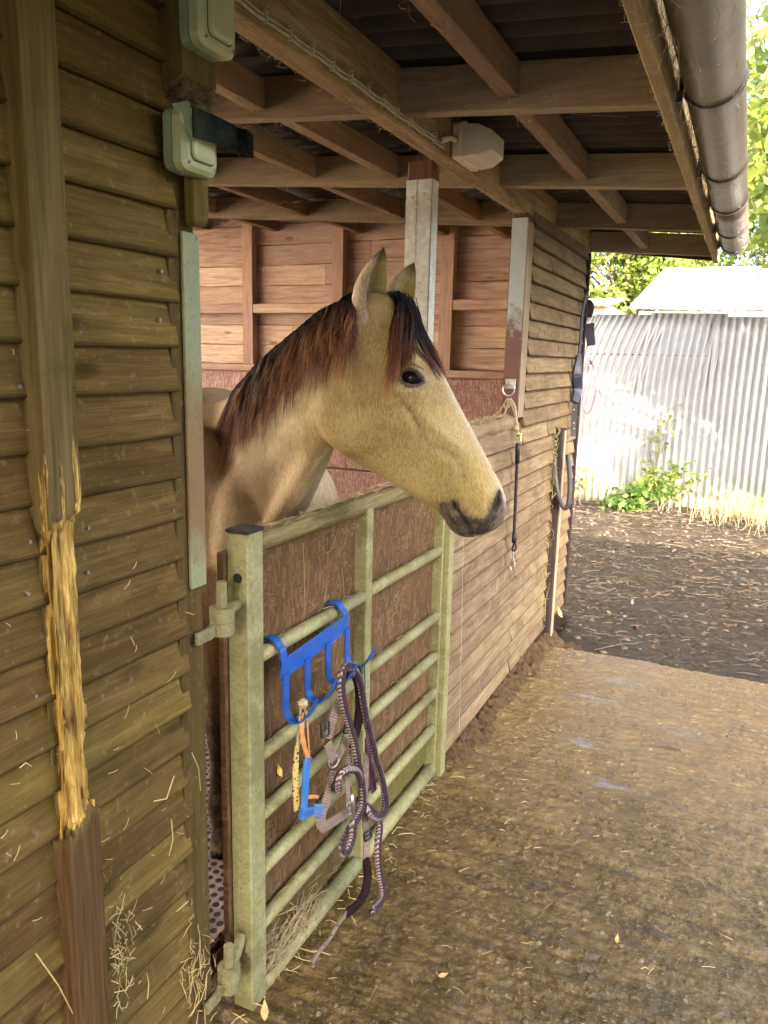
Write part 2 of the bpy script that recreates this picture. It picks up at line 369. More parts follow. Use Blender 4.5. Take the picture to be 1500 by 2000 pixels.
def webbing(name, c0, c1):
    n = NT(name); at = n.n('Attribute'); at.attribute_name = 'col'
    sep = n.t.nodes.new('ShaderNodeSeparateColor'); n.l(at.outputs['Color'], sep.inputs[0])
    s_ = n.math('SINE', n.math('MULTIPLY', sep.outputs[1], 900.0))
    v = n.coord((1, 1, 1)); d = n.noise(v, 40, 5, 0.6)
    c = n.mix(n.ramp(n.math('ADD', n.math('MULTIPLY', s_, 0.5), 0.5), [(0.1, 0), (0.6, 1)]), c0, c1)
    c = n.mix(n.ramp(d, [(0.45, 0), (0.7, 0.6)]), c, tuple(q * 0.5 for q in c0))
    return n.fin(c, 0.85, n.bump(s_, 0.4, 0.002))
M['web'] = webbing('web', (0.15, 0.105, 0.072), (0.27, 0.195, 0.14))
def ropemat():
    n = NT('rope'); at = n.n('Attribute'); at.attribute_name = 'col'     # r: angle 0..1, g: length
    sep = n.t.nodes.new('ShaderNodeSeparateColor'); n.l(at.outputs['Color'], sep.inputs[0])
    zz = n.math('ABSOLUTE', n.math('SUBTRACT', n.math('FRACT', n.math('MULTIPLY', sep.outputs[0], 4.0)), 0.5))
    ph = n.math('FRACT', n.math('ADD', n.math('MULTIPLY', sep.outputs[1], 85.0), n.math('MULTIPLY', zz, 1.2)))
    st = n.math('GREATER_THAN', ph, 0.5)
    band = n.math('GREATER_THAN', n.math('FRACT', n.math('MULTIPLY', sep.outputs[0], 2.0)), 0.42)
    dk = n.mix(st, (0.018, 0.007, 0.011), (0.040, 0.017, 0.024))
    lt = n.mix(st, (0.07, 0.036, 0.038), (0.34, 0.265, 0.225))
    c = n.mix(band, dk, lt)
    return n.fin(c, 0.85, n.bump(n.math('ABSOLUTE', n.math('SUBTRACT', ph, 0.5)), 0.8, 0.004))
M['rope'] = ropemat()
def dots():
    n = NT('dotted'); v = n.coord((1, 1, 1), False)
    vo = n.n('TexVoronoi', Scale=95.0, Randomness=0.5); n.l(v, vo.inputs['Vector'])
    sep = n.t.nodes.new('ShaderNodeSeparateColor'); n.l(vo.outputs['Color'], sep.inputs[0])
    dc = n.ramp(sep.outputs[0], [(0.0, (0.02, 0.03, 0.06)), (0.3, (0.4, 0.03, 0.02)), (0.55, (0.05, 0.22, 0.05)), (0.8, (0.03, 0.03, 0.03))], 'CONSTANT')
    c = n.mix(n.ramp(vo.outputs['Distance'], [(0.34, 1), (0.42, 0)]), (0.48, 0.35, 0.10), dc)
    return n.fin(c, 0.6)
M['dotted'] = dots()
# ================================================================ THE SETTING: ground, yard, stable floor
def graded(a0, a1, lo, hi, dense, coarse):
    """coordinates dense in lo..hi, growing outwards"""
    xs = list(np.arange(lo, hi + 1e-6, dense)); d = dense
    while xs[-1] < a1: d = min(d * 1.35, coarse); xs.append(xs[-1] + d)
    d = dense
    while xs[0] > a0: d = min(d * 1.35, coarse); xs.insert(0, xs[0] - d)
    return np.array(xs)
def gridmesh(name, xs, ys, zf, mat, smooth=True, parent=None, colf=None):
    X, Y = np.meshgrid(xs, ys); Z = zf(X, Y); V = np.stack([X, Y, Z], -1).reshape(-1, 3)
    nx, ny = len(xs), len(ys); i = np.arange(ny - 1)[:, None] * nx + np.arange(nx - 1)[None, :]
    F = np.stack([i, i + 1, i + nx + 1, i + nx], -1).reshape(-1, 4)
    return rawmesh(name, V, F, mat, parent, smooth, None if colf is None else colf(X, Y).reshape(-1, 4))

def ground_z(X, Y):
    P = np.stack([X, Y, 0 * X], -1)
    z = -0.055 + 0.055 * fbm(P * 0.8, 3) + 0.050 * fbm(P * 3.1 + 5, 4) + 0.022 * fbm(P * 14 + 9, 3)
    d = np.clip((Y - 4.15) / 0.9, 0, 1)
    z = z * (0.3 + 0.7 * d) - 0.02 * (1 - d) + 0.075 * np.clip((Y - 5.0) / 3.5, 0, 1)
    under = (X > -3.4) & (X < 6.2) & (Y < 4.26)
    inside = (X < 0.06) & (X > -3.3) & (Y < 4.95)
    return np.where(under | inside, -0.14, z)
n = NT('dirt'); v = n.coord((1, 1, 1), False)
a = n.noise(v, 2.2, 6, 0.65); b = n.noise(v, 26, 6, 0.7); c_ = n.noise(v, 130, 3, 0.6)
col = n.ramp(b, [(0.3, (0.014, 0.010, 0.005)), (0.5, (0.042, 0.031, 0.017)), (0.7, (0.10, 0.075, 0.043))])
col = n.mix(n.ramp(a, [(0.42, 0), (0.62, 0.75)]), col, (0.024, 0.016, 0.010))
col = n.mix(n.ramp(c_, [(0.60, 0), (0.72, 0.7)]), col, (0.19, 0.15, 0.095))
gr = n.noise(v, 1.3, 4, 0.6, 0.3)
col = n.mix(n.ramp(gr, [(0.60, 0), (0.74, 0.55)]), col, (0.075, 0.085, 0.022))
rg = n.ramp(a, [(0.40, 0.85), (0.64, 0.42)])
n.fin(col, rg, n.bump(b, 0.9, 0.03, n.bump(c_, 0.6, 0.01)), Specular_IOR_Level=0.2); M['dirt'] = n.m
tag(gridmesh('ground', graded(-60, 60, -2.6, 3.2, 0.035, 4), graded(-60, 90, 4.2, 10.2, 0.035, 4), ground_z, M['dirt']), None, kind='structure')

def conc_z(X, Y):
    P = np.stack([X, Y, 0 * X], -1)
    wob = 0.13 * fbm(P * np.array([2.2, 3.0, 1]), 4)
    ph = (Y + 0.05 * X + wob) / 0.046
    rid = 0.5 + 0.5 * np.sin(2 * math.pi * ph)
    amp = np.clip(0.42 + 1.3 * fbm(P * 1.7 + 3, 4), 0.05, 1.0)
    z = 0.0066 * amp * rid + 0.009 * fbm(P * 2.0 + 8, 3) + 0.0050 * fbm(P * np.array([16, 30, 1]) + 1, 3) + 0.0065 * vnoise(P * np.array([55, 80, 1])) + 0.0045 * vnoise(P * 125 + 7)
    # shallow wet hollows out in the yard
    for (cx, cy, rx, ry) in ((0.47, 3.15, 0.16, 0.09), (0.62, 2.86, 0.14, 0.08), (0.42, 3.62, 0.16, 0.08), (0.85, 3.45, 0.2, 0.10)):
        g = np.exp(-(((X - cx) / rx) ** 2 + ((Y - cy) / ry) ** 2) * 1.5)
        z = z * (1 - 0.78 * g) - 0.003 * g
    edge = np.clip((4.27 + 0.05 * fbm(P * 3, 3) - Y) / 0.05, 0, 1)
    return z - 0.09 * (1 - edge) - 0.006
n = NT('concrete'); v = n.coord((1, 1, 1), False)
big = n.noise(v, 1.1, 5, 0.6, 0.3); mid = n.noise(v, 9, 6, 0.7); fine = n.noise(v, 90, 4, 0.65)
st = n.noise(n.coord((2.2, 26, 1), False), 1.4, 5, 0.7, 0.6)
col = n.ramp(mid, [(0.3, (0.046, 0.028, 0.006)), (0.5, (0.138, 0.088, 0.021)), (0.72, (0.26, 0.175, 0.055))])
col = n.mix(n.ramp(st, [(0.42, 0.75), (0.56, 0)]), col, (0.045, 0.030, 0.010))
grit = n.noise(v, 210, 3, 0.6)
col = n.mix(n.ramp(grit, [(0.54, 0), (0.66, 0.5)]), col, (0.26, 0.18, 0.075))
col = n.mix(n.ramp(grit, [(0.34, 0.5), (0.46, 0)]), col, (0.028, 0.018, 0.006))
col = n.mix(n.ramp(fine, [(0.56, 0), (0.68, 0.75)]), col, (0.32, 0.23, 0.11))
col = n.mix(n.ramp(fine, [(0.30, 0.7), (0.42, 0)]), col, (0.025, 0.017, 0.007))
vo = n.n('TexVoronoi', Scale=34.0); n.l(v, vo.inputs['Vector'])
sp = n.t.nodes.new('ShaderNodeSeparateColor'); n.l(vo.outputs['Color'], sp.inputs[0])
peb = n.math('MULTIPLY', n.ramp(vo.outputs['Distance'], [(0.18, 1), (0.32, 0)]), n.math('GREATER_THAN', sp.outputs[0], 0.72))
col = n.mix(n.math('MULTIPLY', peb, 0.4), col, n.ramp(sp.outputs[1], [(0.0, (0.16, 0.12, 0.06)), (0.6, (0.28, 0.21, 0.11)), (1.0, (0.40, 0.33, 0.22))]))
sx = n.t.nodes.new('ShaderNodeSeparateXYZ'); n.l(v, sx.inputs[0])
# trodden-in soil along the gate and near end, cleaner scrubbed concrete at the open end
soil = n.ramp(n.math('ADD', n.math('MULTIPLY', sx.outputs[1], 0.25), n.math('MULTIPLY', big, 0.5)), [(0.40, 0.45), (1.10, 0.0)])
col = n.mix(soil, col, n.ramp(mid, [(0.35, (0.028, 0.017, 0.004)), (0.65, (0.092, 0.059, 0.014))]))
scrub = n.ramp(n.math('ADD', n.math('MULTIPLY', sx.outputs[1], 0.25), n.math('MULTIPLY', big, 0.5)), [(0.85, 0.0), (1.35, 0.38)])
col = n.mix(scrub, col, (0.23, 0.160, 0.066))
wet = n.ramp(n.noise(v, 1.9, 4, 0.6, 0.2), [(0.38, 0.46), (0.60, 0.20)])
pud = None
for (cx, cy, rx, ry) in ((0.47, 3.15, 0.17, 0.09), (0.62, 2.86, 0.16, 0.08), (0.42, 3.62, 0.18, 0.09), (0.85, 3.45, 0.2, 0.10), (0.55, 3.88, 0.25, 0.10)):
    mp = n.t.nodes.new('ShaderNodeMapping'); mp.vector_type = 'TEXTURE'
    mp.inputs['Location'].default_value = (cx, cy, 0); mp.inputs['Scale'].default_value = (rx, ry, 1.0)
    n.l(v, mp.inputs[0]); gd = n.t.nodes.new('ShaderNodeTexGradient'); gd.gradient_type = 'SPHERICAL'; n.l(mp.outputs[0], gd.inputs[0])
    pud = gd.outputs[1] if pud is None else n.math('MAXIMUM', pud, gd.outputs[1])
pud = n.ramp(n.math('ADD', pud, n.math('ADD', n.math('MULTIPLY', n.math('SUBTRACT', n.noise(v, 24, 5, 0.7), 0.5), 2.2), n.math('MULTIPLY', n.math('SUBTRACT', st, 0.5), 2.6))), [(0.48, 0), (0.80, 1)])
wet = n.mix(pud, wet, (0.06, 0.06, 0.06))
col = n.mix(n.math('MULTIPLY', pud, 0.25), col, (0.08, 0.065, 0.045))
q = n.n('Bump', Distance=0.006); n.l(n.math('ADD', fine, n.math('MULTIPLY', peb, 0.8)), q.inputs['Height'])
n.l(n.math('SUBTRACT', 0.8, n.math('MULTIPLY', pud, 0.66)), q.inputs['Strength'])
n.fin(col, wet, q.outputs[0], Specular_IOR_Level=0.5); M['concrete'] = n.m
yd = gridmesh('concrete_yard', graded(-0.16, 6, -0.16, 1.75, 0.0075, 0.5), graded(-2.2, 4.33, 1.0, 4.33, 0.0075, 0.3), conc_z, M['concrete'])
tag(yd, None, kind='structure')
M['floor_soil'] = plain('floor_soil', (0.10, 0.055, 0.035), 0.9, var=0.5, scale=9, bump=0.8, dirt=0.4, rand=False)
def fl_z(X, Y): return -0.012 + 0.02 * fbm(np.stack([X, Y, 0 * X], -1) * 5, 3)
tag(gridmesh('stable_floor', np.arange(-3.25, -0.13, 0.06), np.arange(-2.2, 4.86, 0.06), fl_z, M['floor_soil']), None, kind='structure')
# pale perforated rubber mat on the stable floor
n = NT('mat'); v = n.coord((1, 1, 1), False)
vo = n.n('TexVoronoi', Scale=34.0, Randomness=0.12); n.l(v, vo.inputs['Vector'])
h = n.ramp(vo.outputs['Distance'], [(0.30, 0), (0.40, 1)])
col = n.mix(h, (0.02, 0.013, 0.015), n.ramp(n.noise(v, 20, 5), [(0.3, (0.24, 0.20, 0.22)), (0.7, (0.40, 0.35, 0.37))]))
n.fin(col, 0.7, n.bump(h, 0.8, 0.006)); M['mat'] = n.m
mb = MB(); mb.box(-1.15, -0.21, 1.38, 2.42, 0.012, 0.03)
tag(mb.build('rubber_mat', M['mat'], bevel=0.004), 'pale grey perforated rubber mat on the stable floor under the horse', 'mat')

# ================================================================ FRONT WALLS
BH = 0.082
def board_mesh(y0, y1, x, zb, seed, th=0.029, top=0.004, h=BH + 0.02):
    """one tapered weatherboard, uneven along its lower edge"""
    rg = np.random.default_rng(seed); n_ = max(3, int((y1 - y0) / 0.12)); mb = MB(); rings = []
    w0, w1 = rg.normal(0, 0.0016, 2)
    for k in range(n_ + 1):
        y = y0 + (y1 - y0) * k / n_; e = rg.normal(0, 0.0006); s = rg.normal(0, 0.0005) + w0 * (1 - k / n_) + w1 * k / n_
        zz = zb + e + s * 0.8
        k1 = 0.011 / h; k0 = 0.003 / h
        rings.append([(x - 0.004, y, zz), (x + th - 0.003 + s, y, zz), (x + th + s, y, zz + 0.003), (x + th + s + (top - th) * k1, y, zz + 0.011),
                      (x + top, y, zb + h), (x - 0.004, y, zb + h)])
    mb.loft(rings, True, True, [(c, 0, 0, 1) for _ in rings for c in (1, 1, 1, 0, 0, 0)]); return mb  # red channel: lower-edge mask for the painted lap shadow
def board_wall(name, label, y0, y1, x, z0, z1, mat, gaps=None, joints=0, seed=0, th=0.029):
    t = thing(name, label, 'wall'); z = z0; k = 0
    rg = random.Random(seed)
    while z < z1 - 0.01:
        cuts = [y0]
        if joints and rg.random() < joints: cuts.append(y0 + (y1 - y0) * rg.uniform(0.25, 0.75))
        cuts.append(y1)
        for a, b in zip(cuts[:-1], cuts[1:]):
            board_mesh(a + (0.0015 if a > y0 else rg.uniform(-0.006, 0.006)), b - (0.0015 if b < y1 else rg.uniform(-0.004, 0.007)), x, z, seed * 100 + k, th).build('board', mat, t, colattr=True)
            k += 1
        z += BH
    return t
# --- near wall, left of the gate
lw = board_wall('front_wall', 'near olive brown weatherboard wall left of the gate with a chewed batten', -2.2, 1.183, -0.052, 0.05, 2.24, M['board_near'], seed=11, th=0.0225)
mb = MB(); mb.box(-0.14, -0.058, -2.2, 1.13, 0.0, 2.22); mb.build('backing', M['trim_dark'], lw)
# chewed batten: a carved, splintered middle stretch
zs = np.arange(0.0, 2.26, 0.004); nu = 72
per = []
for k in range(nu):                       # rectangle perimeter of the section (dx, dy)
    a = k / nu * 4
    s_, f_ = int(a), a - int(a)
    per.append([(0, f_), (f_, 1), (1, 1 - f_), (1 - f_, 0)][s_])
per = np.array(per)
V = []; CC = []
for z in zs:
    P = np.stack([per[:, 0] * 0.5, per[:, 1] * 0.3, np.full(nu, z)], -1)
    zz = z + 0.06 * fbm(P * np.array([6, 14, 1.0]) + 2, 3) + 0.03 * fbm(P * np.array([30, 70, 1.0]) + 2, 2)
    m = np.clip((zz - 0.80) / 0.012, 0, 1) * np.clip((1.335 - zz) / 0.02, 0, 1)
    m2 = np.clip((zz - 1.30) / 0.02, 0, 1) * np.clip((1.49 - zz) / 0.06, 0, 1)
    gouge = fbm(P * np.array([14, 24, 9.0]) + 7, 4); fib = fbm(P * np.array([70, 150, 8]) + 3, 3); rag = np.clip(fbm(P * np.array([20, 40, 14]) + 31, 3) * 3, 0, 1)
    depth = m * (0.010 + 0.012 * np.clip(gouge + 0.35, 0, 1) + 0.010 * fib + 0.007 * rag)
    depth += 0.003 * m2 * np.clip(fbm(P * np.array([10, 10, 30]), 3), 0, 1)
    front = per[:, 0]; near = np.clip(1 - per[:, 1] * 6, 0, 1); farr = np.clip(per[:, 1] * 6 - 5, 0, 1)
    x = -0.050 + 0.052 * per[:, 0] - depth * front * 0.8
    y = 0.829 + 0.066 * per[:, 1] + depth * near * (0.5 + 0.5 * front) - depth * farr * 1.3 + 0.0012 * fbm(P * np.array([1, 1, 25.0]), 2)
    sc = np.clip(m + 0.50 * m2 * np.clip(gouge * 4 + 0.55, 0, 1), 0, 1) * np.clip(front * 3 - 0.9, 0, 1)
    knot = np.clip(1 - np.abs(z - 1.155) / 0.05, 0, 1) + 0.9 * np.clip(1 - np.abs(z - 1.30) / 0.03, 0, 1) + 0.7 * np.clip(1 - np.abs(z - 0.985) / 0.03, 0, 1) + 0.6 * np.clip(1 - np.abs(z - 0.86) / 0.035, 0, 1)
    br = np.clip(0.55 * rag + knot * (0.3 + 1.6 * np.clip(gouge + 0.1, 0, 1)) * (per[:, 1] > 0.3) + np.clip(gouge * 2 - 0.35, 0, 1) * 0.5, 0, 1)
    low = np.clip((0.80 - zz) / 0.02, 0, 1)
    V.append(np.stack([x, y, np.full(nu, z)], -1)); CC.append(np.stack([sc, br, low, np.ones(nu)], -1))
nz = len(zs); V = np.concatenate(V); CC = np.concatenate(CC)
i = np.arange(nz - 1)[:, None] * nu; j = np.arange(nu)[None, :]; j2 = (j + 1) % nu
F = np.stack([i + j, i + j2, i + nu + j2, i + nu + j], -1).reshape(-1, 4)
n = NT('batten'); at = n.n('Attribute'); at.attribute_name = 'col'
sp = n.t.nodes.new('ShaderNodeSeparateColor'); n.l(at.outputs['Color'], sp.inputs[0])
v = n.coord((1, 1, 1), False)
g1 = n.noise(n.coord((60, 60, 2.5), False), 1.6, 5, 0.65, 0.6)
old = n.ramp(g1, [(0.25, (0.062, 0.043, 0.011)), (0.5, (0.118, 0.084, 0.025)), (0.78, (0.18, 0.134, 0.048))])
big = n.noise(v, 6, 5, 0.7); old = n.mix(n.ramp(big, [(0.5, 0), (0.65, 0.5)]), old, (0.058, 0.046, 0.014))
lowc = n.ramp(g1, [(0.35, (0.055, 0.030, 0.010)), (0.65, (0.115, 0.068, 0.027))])
old = n.mix(sp.outputs[2], old, lowc)
g2 = n.noise(n.coord((140, 140, 9), False), 1.5, 5, 0.7, 1.0)
fresh = n.ramp(g2, [(0.28, (0.16, 0.075, 0.012)), (0.42, (0.40, 0.235, 0.045)), (0.56, (0.58, 0.39, 0.10)), (0.75, (0.72, 0.53, 0.19))])
fresh = n.mix(n.math('MULTIPLY', sp.outputs[1], n.ramp(g2, [(0.42, 1), (0.70, 0.35)])), fresh, (0.085, 0.032, 0.012))
col = n.mix(n.ramp(n.math('ADD', sp.outputs[0], n.math('MULTIPLY', n.math('SUBTRACT', g2, 0.5), 0.8)), [(0.40, 0), (0.55, 1)]), old, fresh)
n.fin(col, 0.75, n.bump(n.math('ADD', n.math('MULTIPLY', g2, sp.outputs[0]), n.math('MULTIPLY', g1, 0.4)), 0.7, 0.005), Specular_IOR_Level=0.12); M['batten'] = n.m
bt = rawmesh('batten', V, F, M['batten'], lw, smooth=False, col=CC); bt['label'] = 'upright batten gnawed to bright yellow splinters along its middle'
# end boards and galvanised strip of the near wall
n = NT('strip'); v = n.coord((1, 1, 1), False); sx = n.t.nodes.new('ShaderNodeSeparateXYZ'); n.l(v, sx.inputs[0])
nz_ = n.noise(v, 14, 6, 0.7); sp_ = n.noise(v, 110, 3, 0.6)
hh = n.math('ADD', sx.outputs[2], n.math('MULTIPLY', n.math('SUBTRACT', nz_, 0.5), 0.25))
g_ = n.mix(nz_, (0.20, 0.215, 0.10), (0.28, 0.29, 0.15)); r2 = n.mix(nz_, (0.15, 0.095, 0.030), (0.24, 0.155, 0.055))
f_ = n.mix(n.ramp(n.math('SUBTRACT', hh, 1.0), [(0.19, 0), (0.24, 1)]), g_, r2); f_ = n.mix(n.ramp(n.math('SUBTRACT', hh, 1.0), [(0.48, 0), (0.60, 1)]), f_, g_)
f_ = n.mix(n.ramp(sp_, [(0.58, 0), (0.70, 0.7)]), f_, (0.13, 0.085, 0.03))
n.fin(f_, 0.6, n.bump(sp_, 0.15, 0.002), 0.1); M['strip'] = n.m
mb = MB(); mb.box(-0.11, -0.036, 1.165, 1.238, 0.0, 2.24); mb.build('end_trim', M['trim_olive'], lw, bevel=0.002)
mb = MB(); mb.box(-0.034, -0.026, 1.194, 1.242, 1.13, 1.822); mb.box(-0.085, -0.034, 1.2400, 1.2450, 1.13, 1.822)
o = mb.build('steel_strip', M['strip'], lw, bevel=0.0015); o['label'] = 'pale green galvanised edge strip rusting to brown lower down'
mb = MB(); mb.prism([(-0.03, 1.150, 1.835), (0.006, 1.150, 1.835), (0.006, 1.150, 2.05), (-0.03, 1.150, 2.05)], (0, 0.048, -0.005), (0, 0.088, 0)); mb.build('corner_block', M['trim_olive'], lw, bevel=0.008)
# short post stub carrying the upper switch, cut off at its foot
mb = MB(); mb.prism([(-0.045, 1.168, 2.255), (-0.045, 1.168, 2.045), (0.006, 1.168, 2.075), (0.006, 1.168, 2.255)], (0, 0, 0), (0, 0.095, 0))
mb.build('post_stub', M['trim_olive'], lw, bevel=0.003)
# nail heads
for (px, py) in ((338, 997), (172, 1031), (171, 1118), (58, 840), (58, 1058), (55, 1160), (38, 755), (315, 530), (312, 625), (70, 1360), (80, 1463)):
    p = PX(px, py, -0.031); mb = MB(); mb.tube([p - [0.006, 0, 0], p + [0.002, 0, 0]], 0.0032, 8); mb.build('nail_head', M['nail'], lw)

# --- half-height wall beside the gate and full-height wall beyond it
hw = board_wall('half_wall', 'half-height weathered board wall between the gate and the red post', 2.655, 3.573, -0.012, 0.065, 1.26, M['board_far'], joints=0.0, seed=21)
mb = MB(); mb.box(-0.10, -0.017, 2.745, 3.468, 0.03, 1.285); mb.build('backing', M['board_far'], hw)
rail = []
for k in range(15):
    y = 2.74 + 0.74 * k / 14; rail.append((-0.028 + 0.004 * math.sin(k * 1.9), y, 1.318 + 0.004 * math.sin(k * 1.3)))
mb = MB(); mb.tube(rail, [0.037 + 0.003 * math.sin(k * 2.7) for k in range(15)], 14)
o = mb.build('top_rail', M['log'], hw, smooth=True); o['label'] = 'round pole capping the half wall, littered with hay'
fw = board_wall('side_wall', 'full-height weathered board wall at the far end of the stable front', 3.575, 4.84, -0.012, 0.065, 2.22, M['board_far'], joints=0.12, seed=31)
mb = MB(); mb.box(-0.10, -0.017, 3.58, 4.82, 0.03, 2.23); mb.build('backing', M['board_far'], fw)
mb = MB(); mb.box(-0.055, 0.022, 4.845, 4.885, 0.05, 2.24); mb.build('corner_board', M['post_black'], fw, bevel=0.002)

# --- posts
def post(name, label, x0, x1, y0, y1, z1, mat, guard=None):
    t = thing(name, label, 'post'); mb = MB(); mb.box(x0, x1, y0, y1, -0.05, z1); mb.build('shaft', mat, t, bevel=0.004)
    if guard:
        g0, g1, gm = guard
        mb = MB(); mb.box(x0 - 0.002, x1 + 0.004, y0 - 0.005, y0 - 0.0006, g0, g1); mb.box(x1 + 0.0006, x1 + 0.005, y0 - 0.005, y1 - 0.02, g0, g1)
        mb.box(x0 + 0.035, x0 + 0.041, y0 - 0.007, y0 - 0.004, g0, g1)
        o = mb.build('steel_guard', gm, t); o['label'] = 'dull galvanised steel angle screwed over the post edge'
        for (fx, fz) in ((0.25, g1 - 0.06), (0.72, g1 - 0.05), (0.7, (g0 + g1) / 2 + 0.1), (0.7, (g0 + g1) / 2 - 0.28)):
            c = np.array([x0 + (x1 - x0) * fx, y0 - 0.006, fz]); mb = MB(); mb.tube([c, c - [0, 0.003, 0]], 0.005, 8); mb.build('screw', M['steel'], t)
    return t
post('gate_post', 'dark red timber post with a steel guard behind the horse ears', -0.246, -0.150, 2.722, 2.795, 2.30, M['post_red'], (1.25, 2.232, M['galv_pale']))
p2 = post('tie_post', 'rust red timber post with grey steel face carrying the tie ring', -0.062, -0.017, 3.472, 3.572, 2.24, M['post_red'])
mb = MB(); mb.box(-0.0165, 0.004, 3.472, 3.570, 1.345, 2.236); mb.build('facing', M['post_red'], p2)
n = NT('peel'); v = n.coord((1, 1, 1), False); sx = n.t.nodes.new('ShaderNodeSeparateXYZ'); n.l(v, sx.inputs[0])
nz_ = n.noise(v, 22, 5, 0.7); hh = n.math('ADD', n.math('MULTIPLY', sx.outputs[2], 1.0), n.math('MULTIPLY', n.math('SUBTRACT', nz_, 0.5), 0.55))
c0 = n.mix(n.noise(v, 50, 3), (0.36, 0.42, 0.42), (0.50, 0.55, 0.53)); c1 = n.mix(n.noise(v, 12, 4), (0.13, 0.062, 0.045), (0.20, 0.105, 0.08))
n.fin(n.mix(n.ramp(n.math('SUBTRACT', hh, 1.0), [(0.70, 0), (0.84, 1)]), c1, c0), 0.5, n.bump(nz_, 0.2, 0.002), 0.1); M['peel'] = n.m
mb = MB(); mb.box(-0.064, 0.006, 3.466, 3.4705, 1.36, 2.215); o = mb.build('steel_face', M['peel'], p2)
o['label'] = 'grey steel face flaking to rust'
mb = MB(); mb.box(0.0055, 0.011, 3.466, 3.560, 1.345, 2.20); mb.build('edge_strip', M['post_pale'], p2)
p3 = post('hook_post', 'short black post with a pale edge standing against the far wall', -0.028, 0.050, 4.285, 4.395, 1.235, M['post_black'])
mb = MB(); mb.box(0.0505, 0.058, 4.305, 4.350, -0.02, 1.225); o = mb.build('edge_board', M['post_pale'], p3, bevel=0.002); o['label'] = 'pale bare wood on the yard side of the post'

# ================================================================ INTERIOR END WALL AND BACK WALL
YE = 4.72
ew = thing('stable_end_wall', 'inner end wall of the stable, bare pinkish planks on studs above board panels', 'wall')
zt = 1.54; k = 0
rg = random.Random(5)
def end_plank(x0, x1, z0, z1):
    mb = MB(); rings = []; m_ = max(3, int((x1 - x0) / 0.15))
    for q in range(m_ + 1):
        x = x0 + (x1 - x0) * q / m_; dz = rg.gauss(0, 0.0018)
        rings.append([(x, YE + 0.006 + rg.gauss(0, 0.001), z0 + dz), (x, YE + 0.004, z1 - 0.002 + dz), (x, YE + 0.03, z1 + dz), (x, YE + 0.03, z0 + dz)])
    mb.loft(rings); return mb.build('plank', M['plank_in'], ew)
while zt < 2.62:
    h = 0.135
    cut = rg.uniform(-2.2, -0.8)
    top = min(zt + h - 0.003, 2.64)
    end_plank(-3.1, cut - 0.0015, zt, top); end_plank(cut + 0.0015, -0.06, zt, top); zt += h
mb = MB(); mb.box(-3.12, -0.03, YE + 0.032, YE + 0.05, 0.0, 2.66); mb.build('outer_skin', M['plank_in'], ew)
for xc in (-2.98, -2.29, -1.575, -0.80):
    mb = MB(); mb.box(xc - 0.055, xc + 0.03, YE - 0.062, YE + 0.001, 1.535, 2.44 - 0.07 * (xc + 0.8)); mb.build('stud', M['stud_in'], ew, bevel=0.002)
for (xa, xb, zz) in ((-2.26, -1.63, 1.92), (-1.545, -0.855, 1.905), (-0.77, -0.07, 1.935), (-2.95, -2.345, 1.92)):
    mb = MB(); mb.box(xa, xb, YE - 0.058, YE + 0.001, zz - 0.032, zz + 0.03); mb.build('noggin', M['rail_in'], ew, bevel=0.003)
mb = MB(); mb.box(-3.1, -0.06, YE - 0.07, YE + 0.002, 1.487, 1.533); mb.build('rail', M['rail_in'], ew, bevel=0.003)
for (xa, xb, z0, z1, yy) in ((-3.1, -1.52, 0.84, 1.485, YE - 0.035), (-1.517, -0.06, 0.84, 1.485, YE - 0.035), (-3.1, -1.9, 0.0, 0.835, YE - 0.075), (-1.897, -0.06, 0.0, 0.835, YE - 0.075)):
    mb = MB(); mb.box(xa, xb, yy, yy + 0.016, z0, z1); mb.build('panel', M['osb_in'], ew, bevel=0.002)
# back wall with a wide open window (the daylight that comes in from behind)
bw = thing('stable_back_wall', 'rear stable wall with a wide open window, out of view behind the near wall', 'wall')
k = 0
for zb in np.arange(0.0, 2.62, 0.29):
    for (ya, yb) in (((-2.2, -0.6), (4.66, 4.7)) if 0.8 < zb + 0.2 < 2.70 else ((-2.2, 4.7),)):
        mb = MB(); mb.box(-3.14, -3.115, ya, yb, zb + 0.002, min(zb + 0.288, 2.66)); mb.build('plank', M['plank_in'], bw)
for yy in (-2.0, -0.66, 4.62):
    mb = MB(); mb.box(-3.11, -3.05, yy, yy + 0.06, 0, 2.55); mb.build('stud', M['stud_in'], bw)
# near end wall, closing the stable behind the camera's left
nw = thing('stable_near_wall', 'near end wall closing the stable, out of view', 'wall')
for zb in np.arange(0.0, 2.5, 0.29):
    mb = MB(); mb.box(-3.1, -0.15, -2.23, -2.205, zb + 0.002, zb + 0.288); mb.build('plank', M['plank_in'], nw)
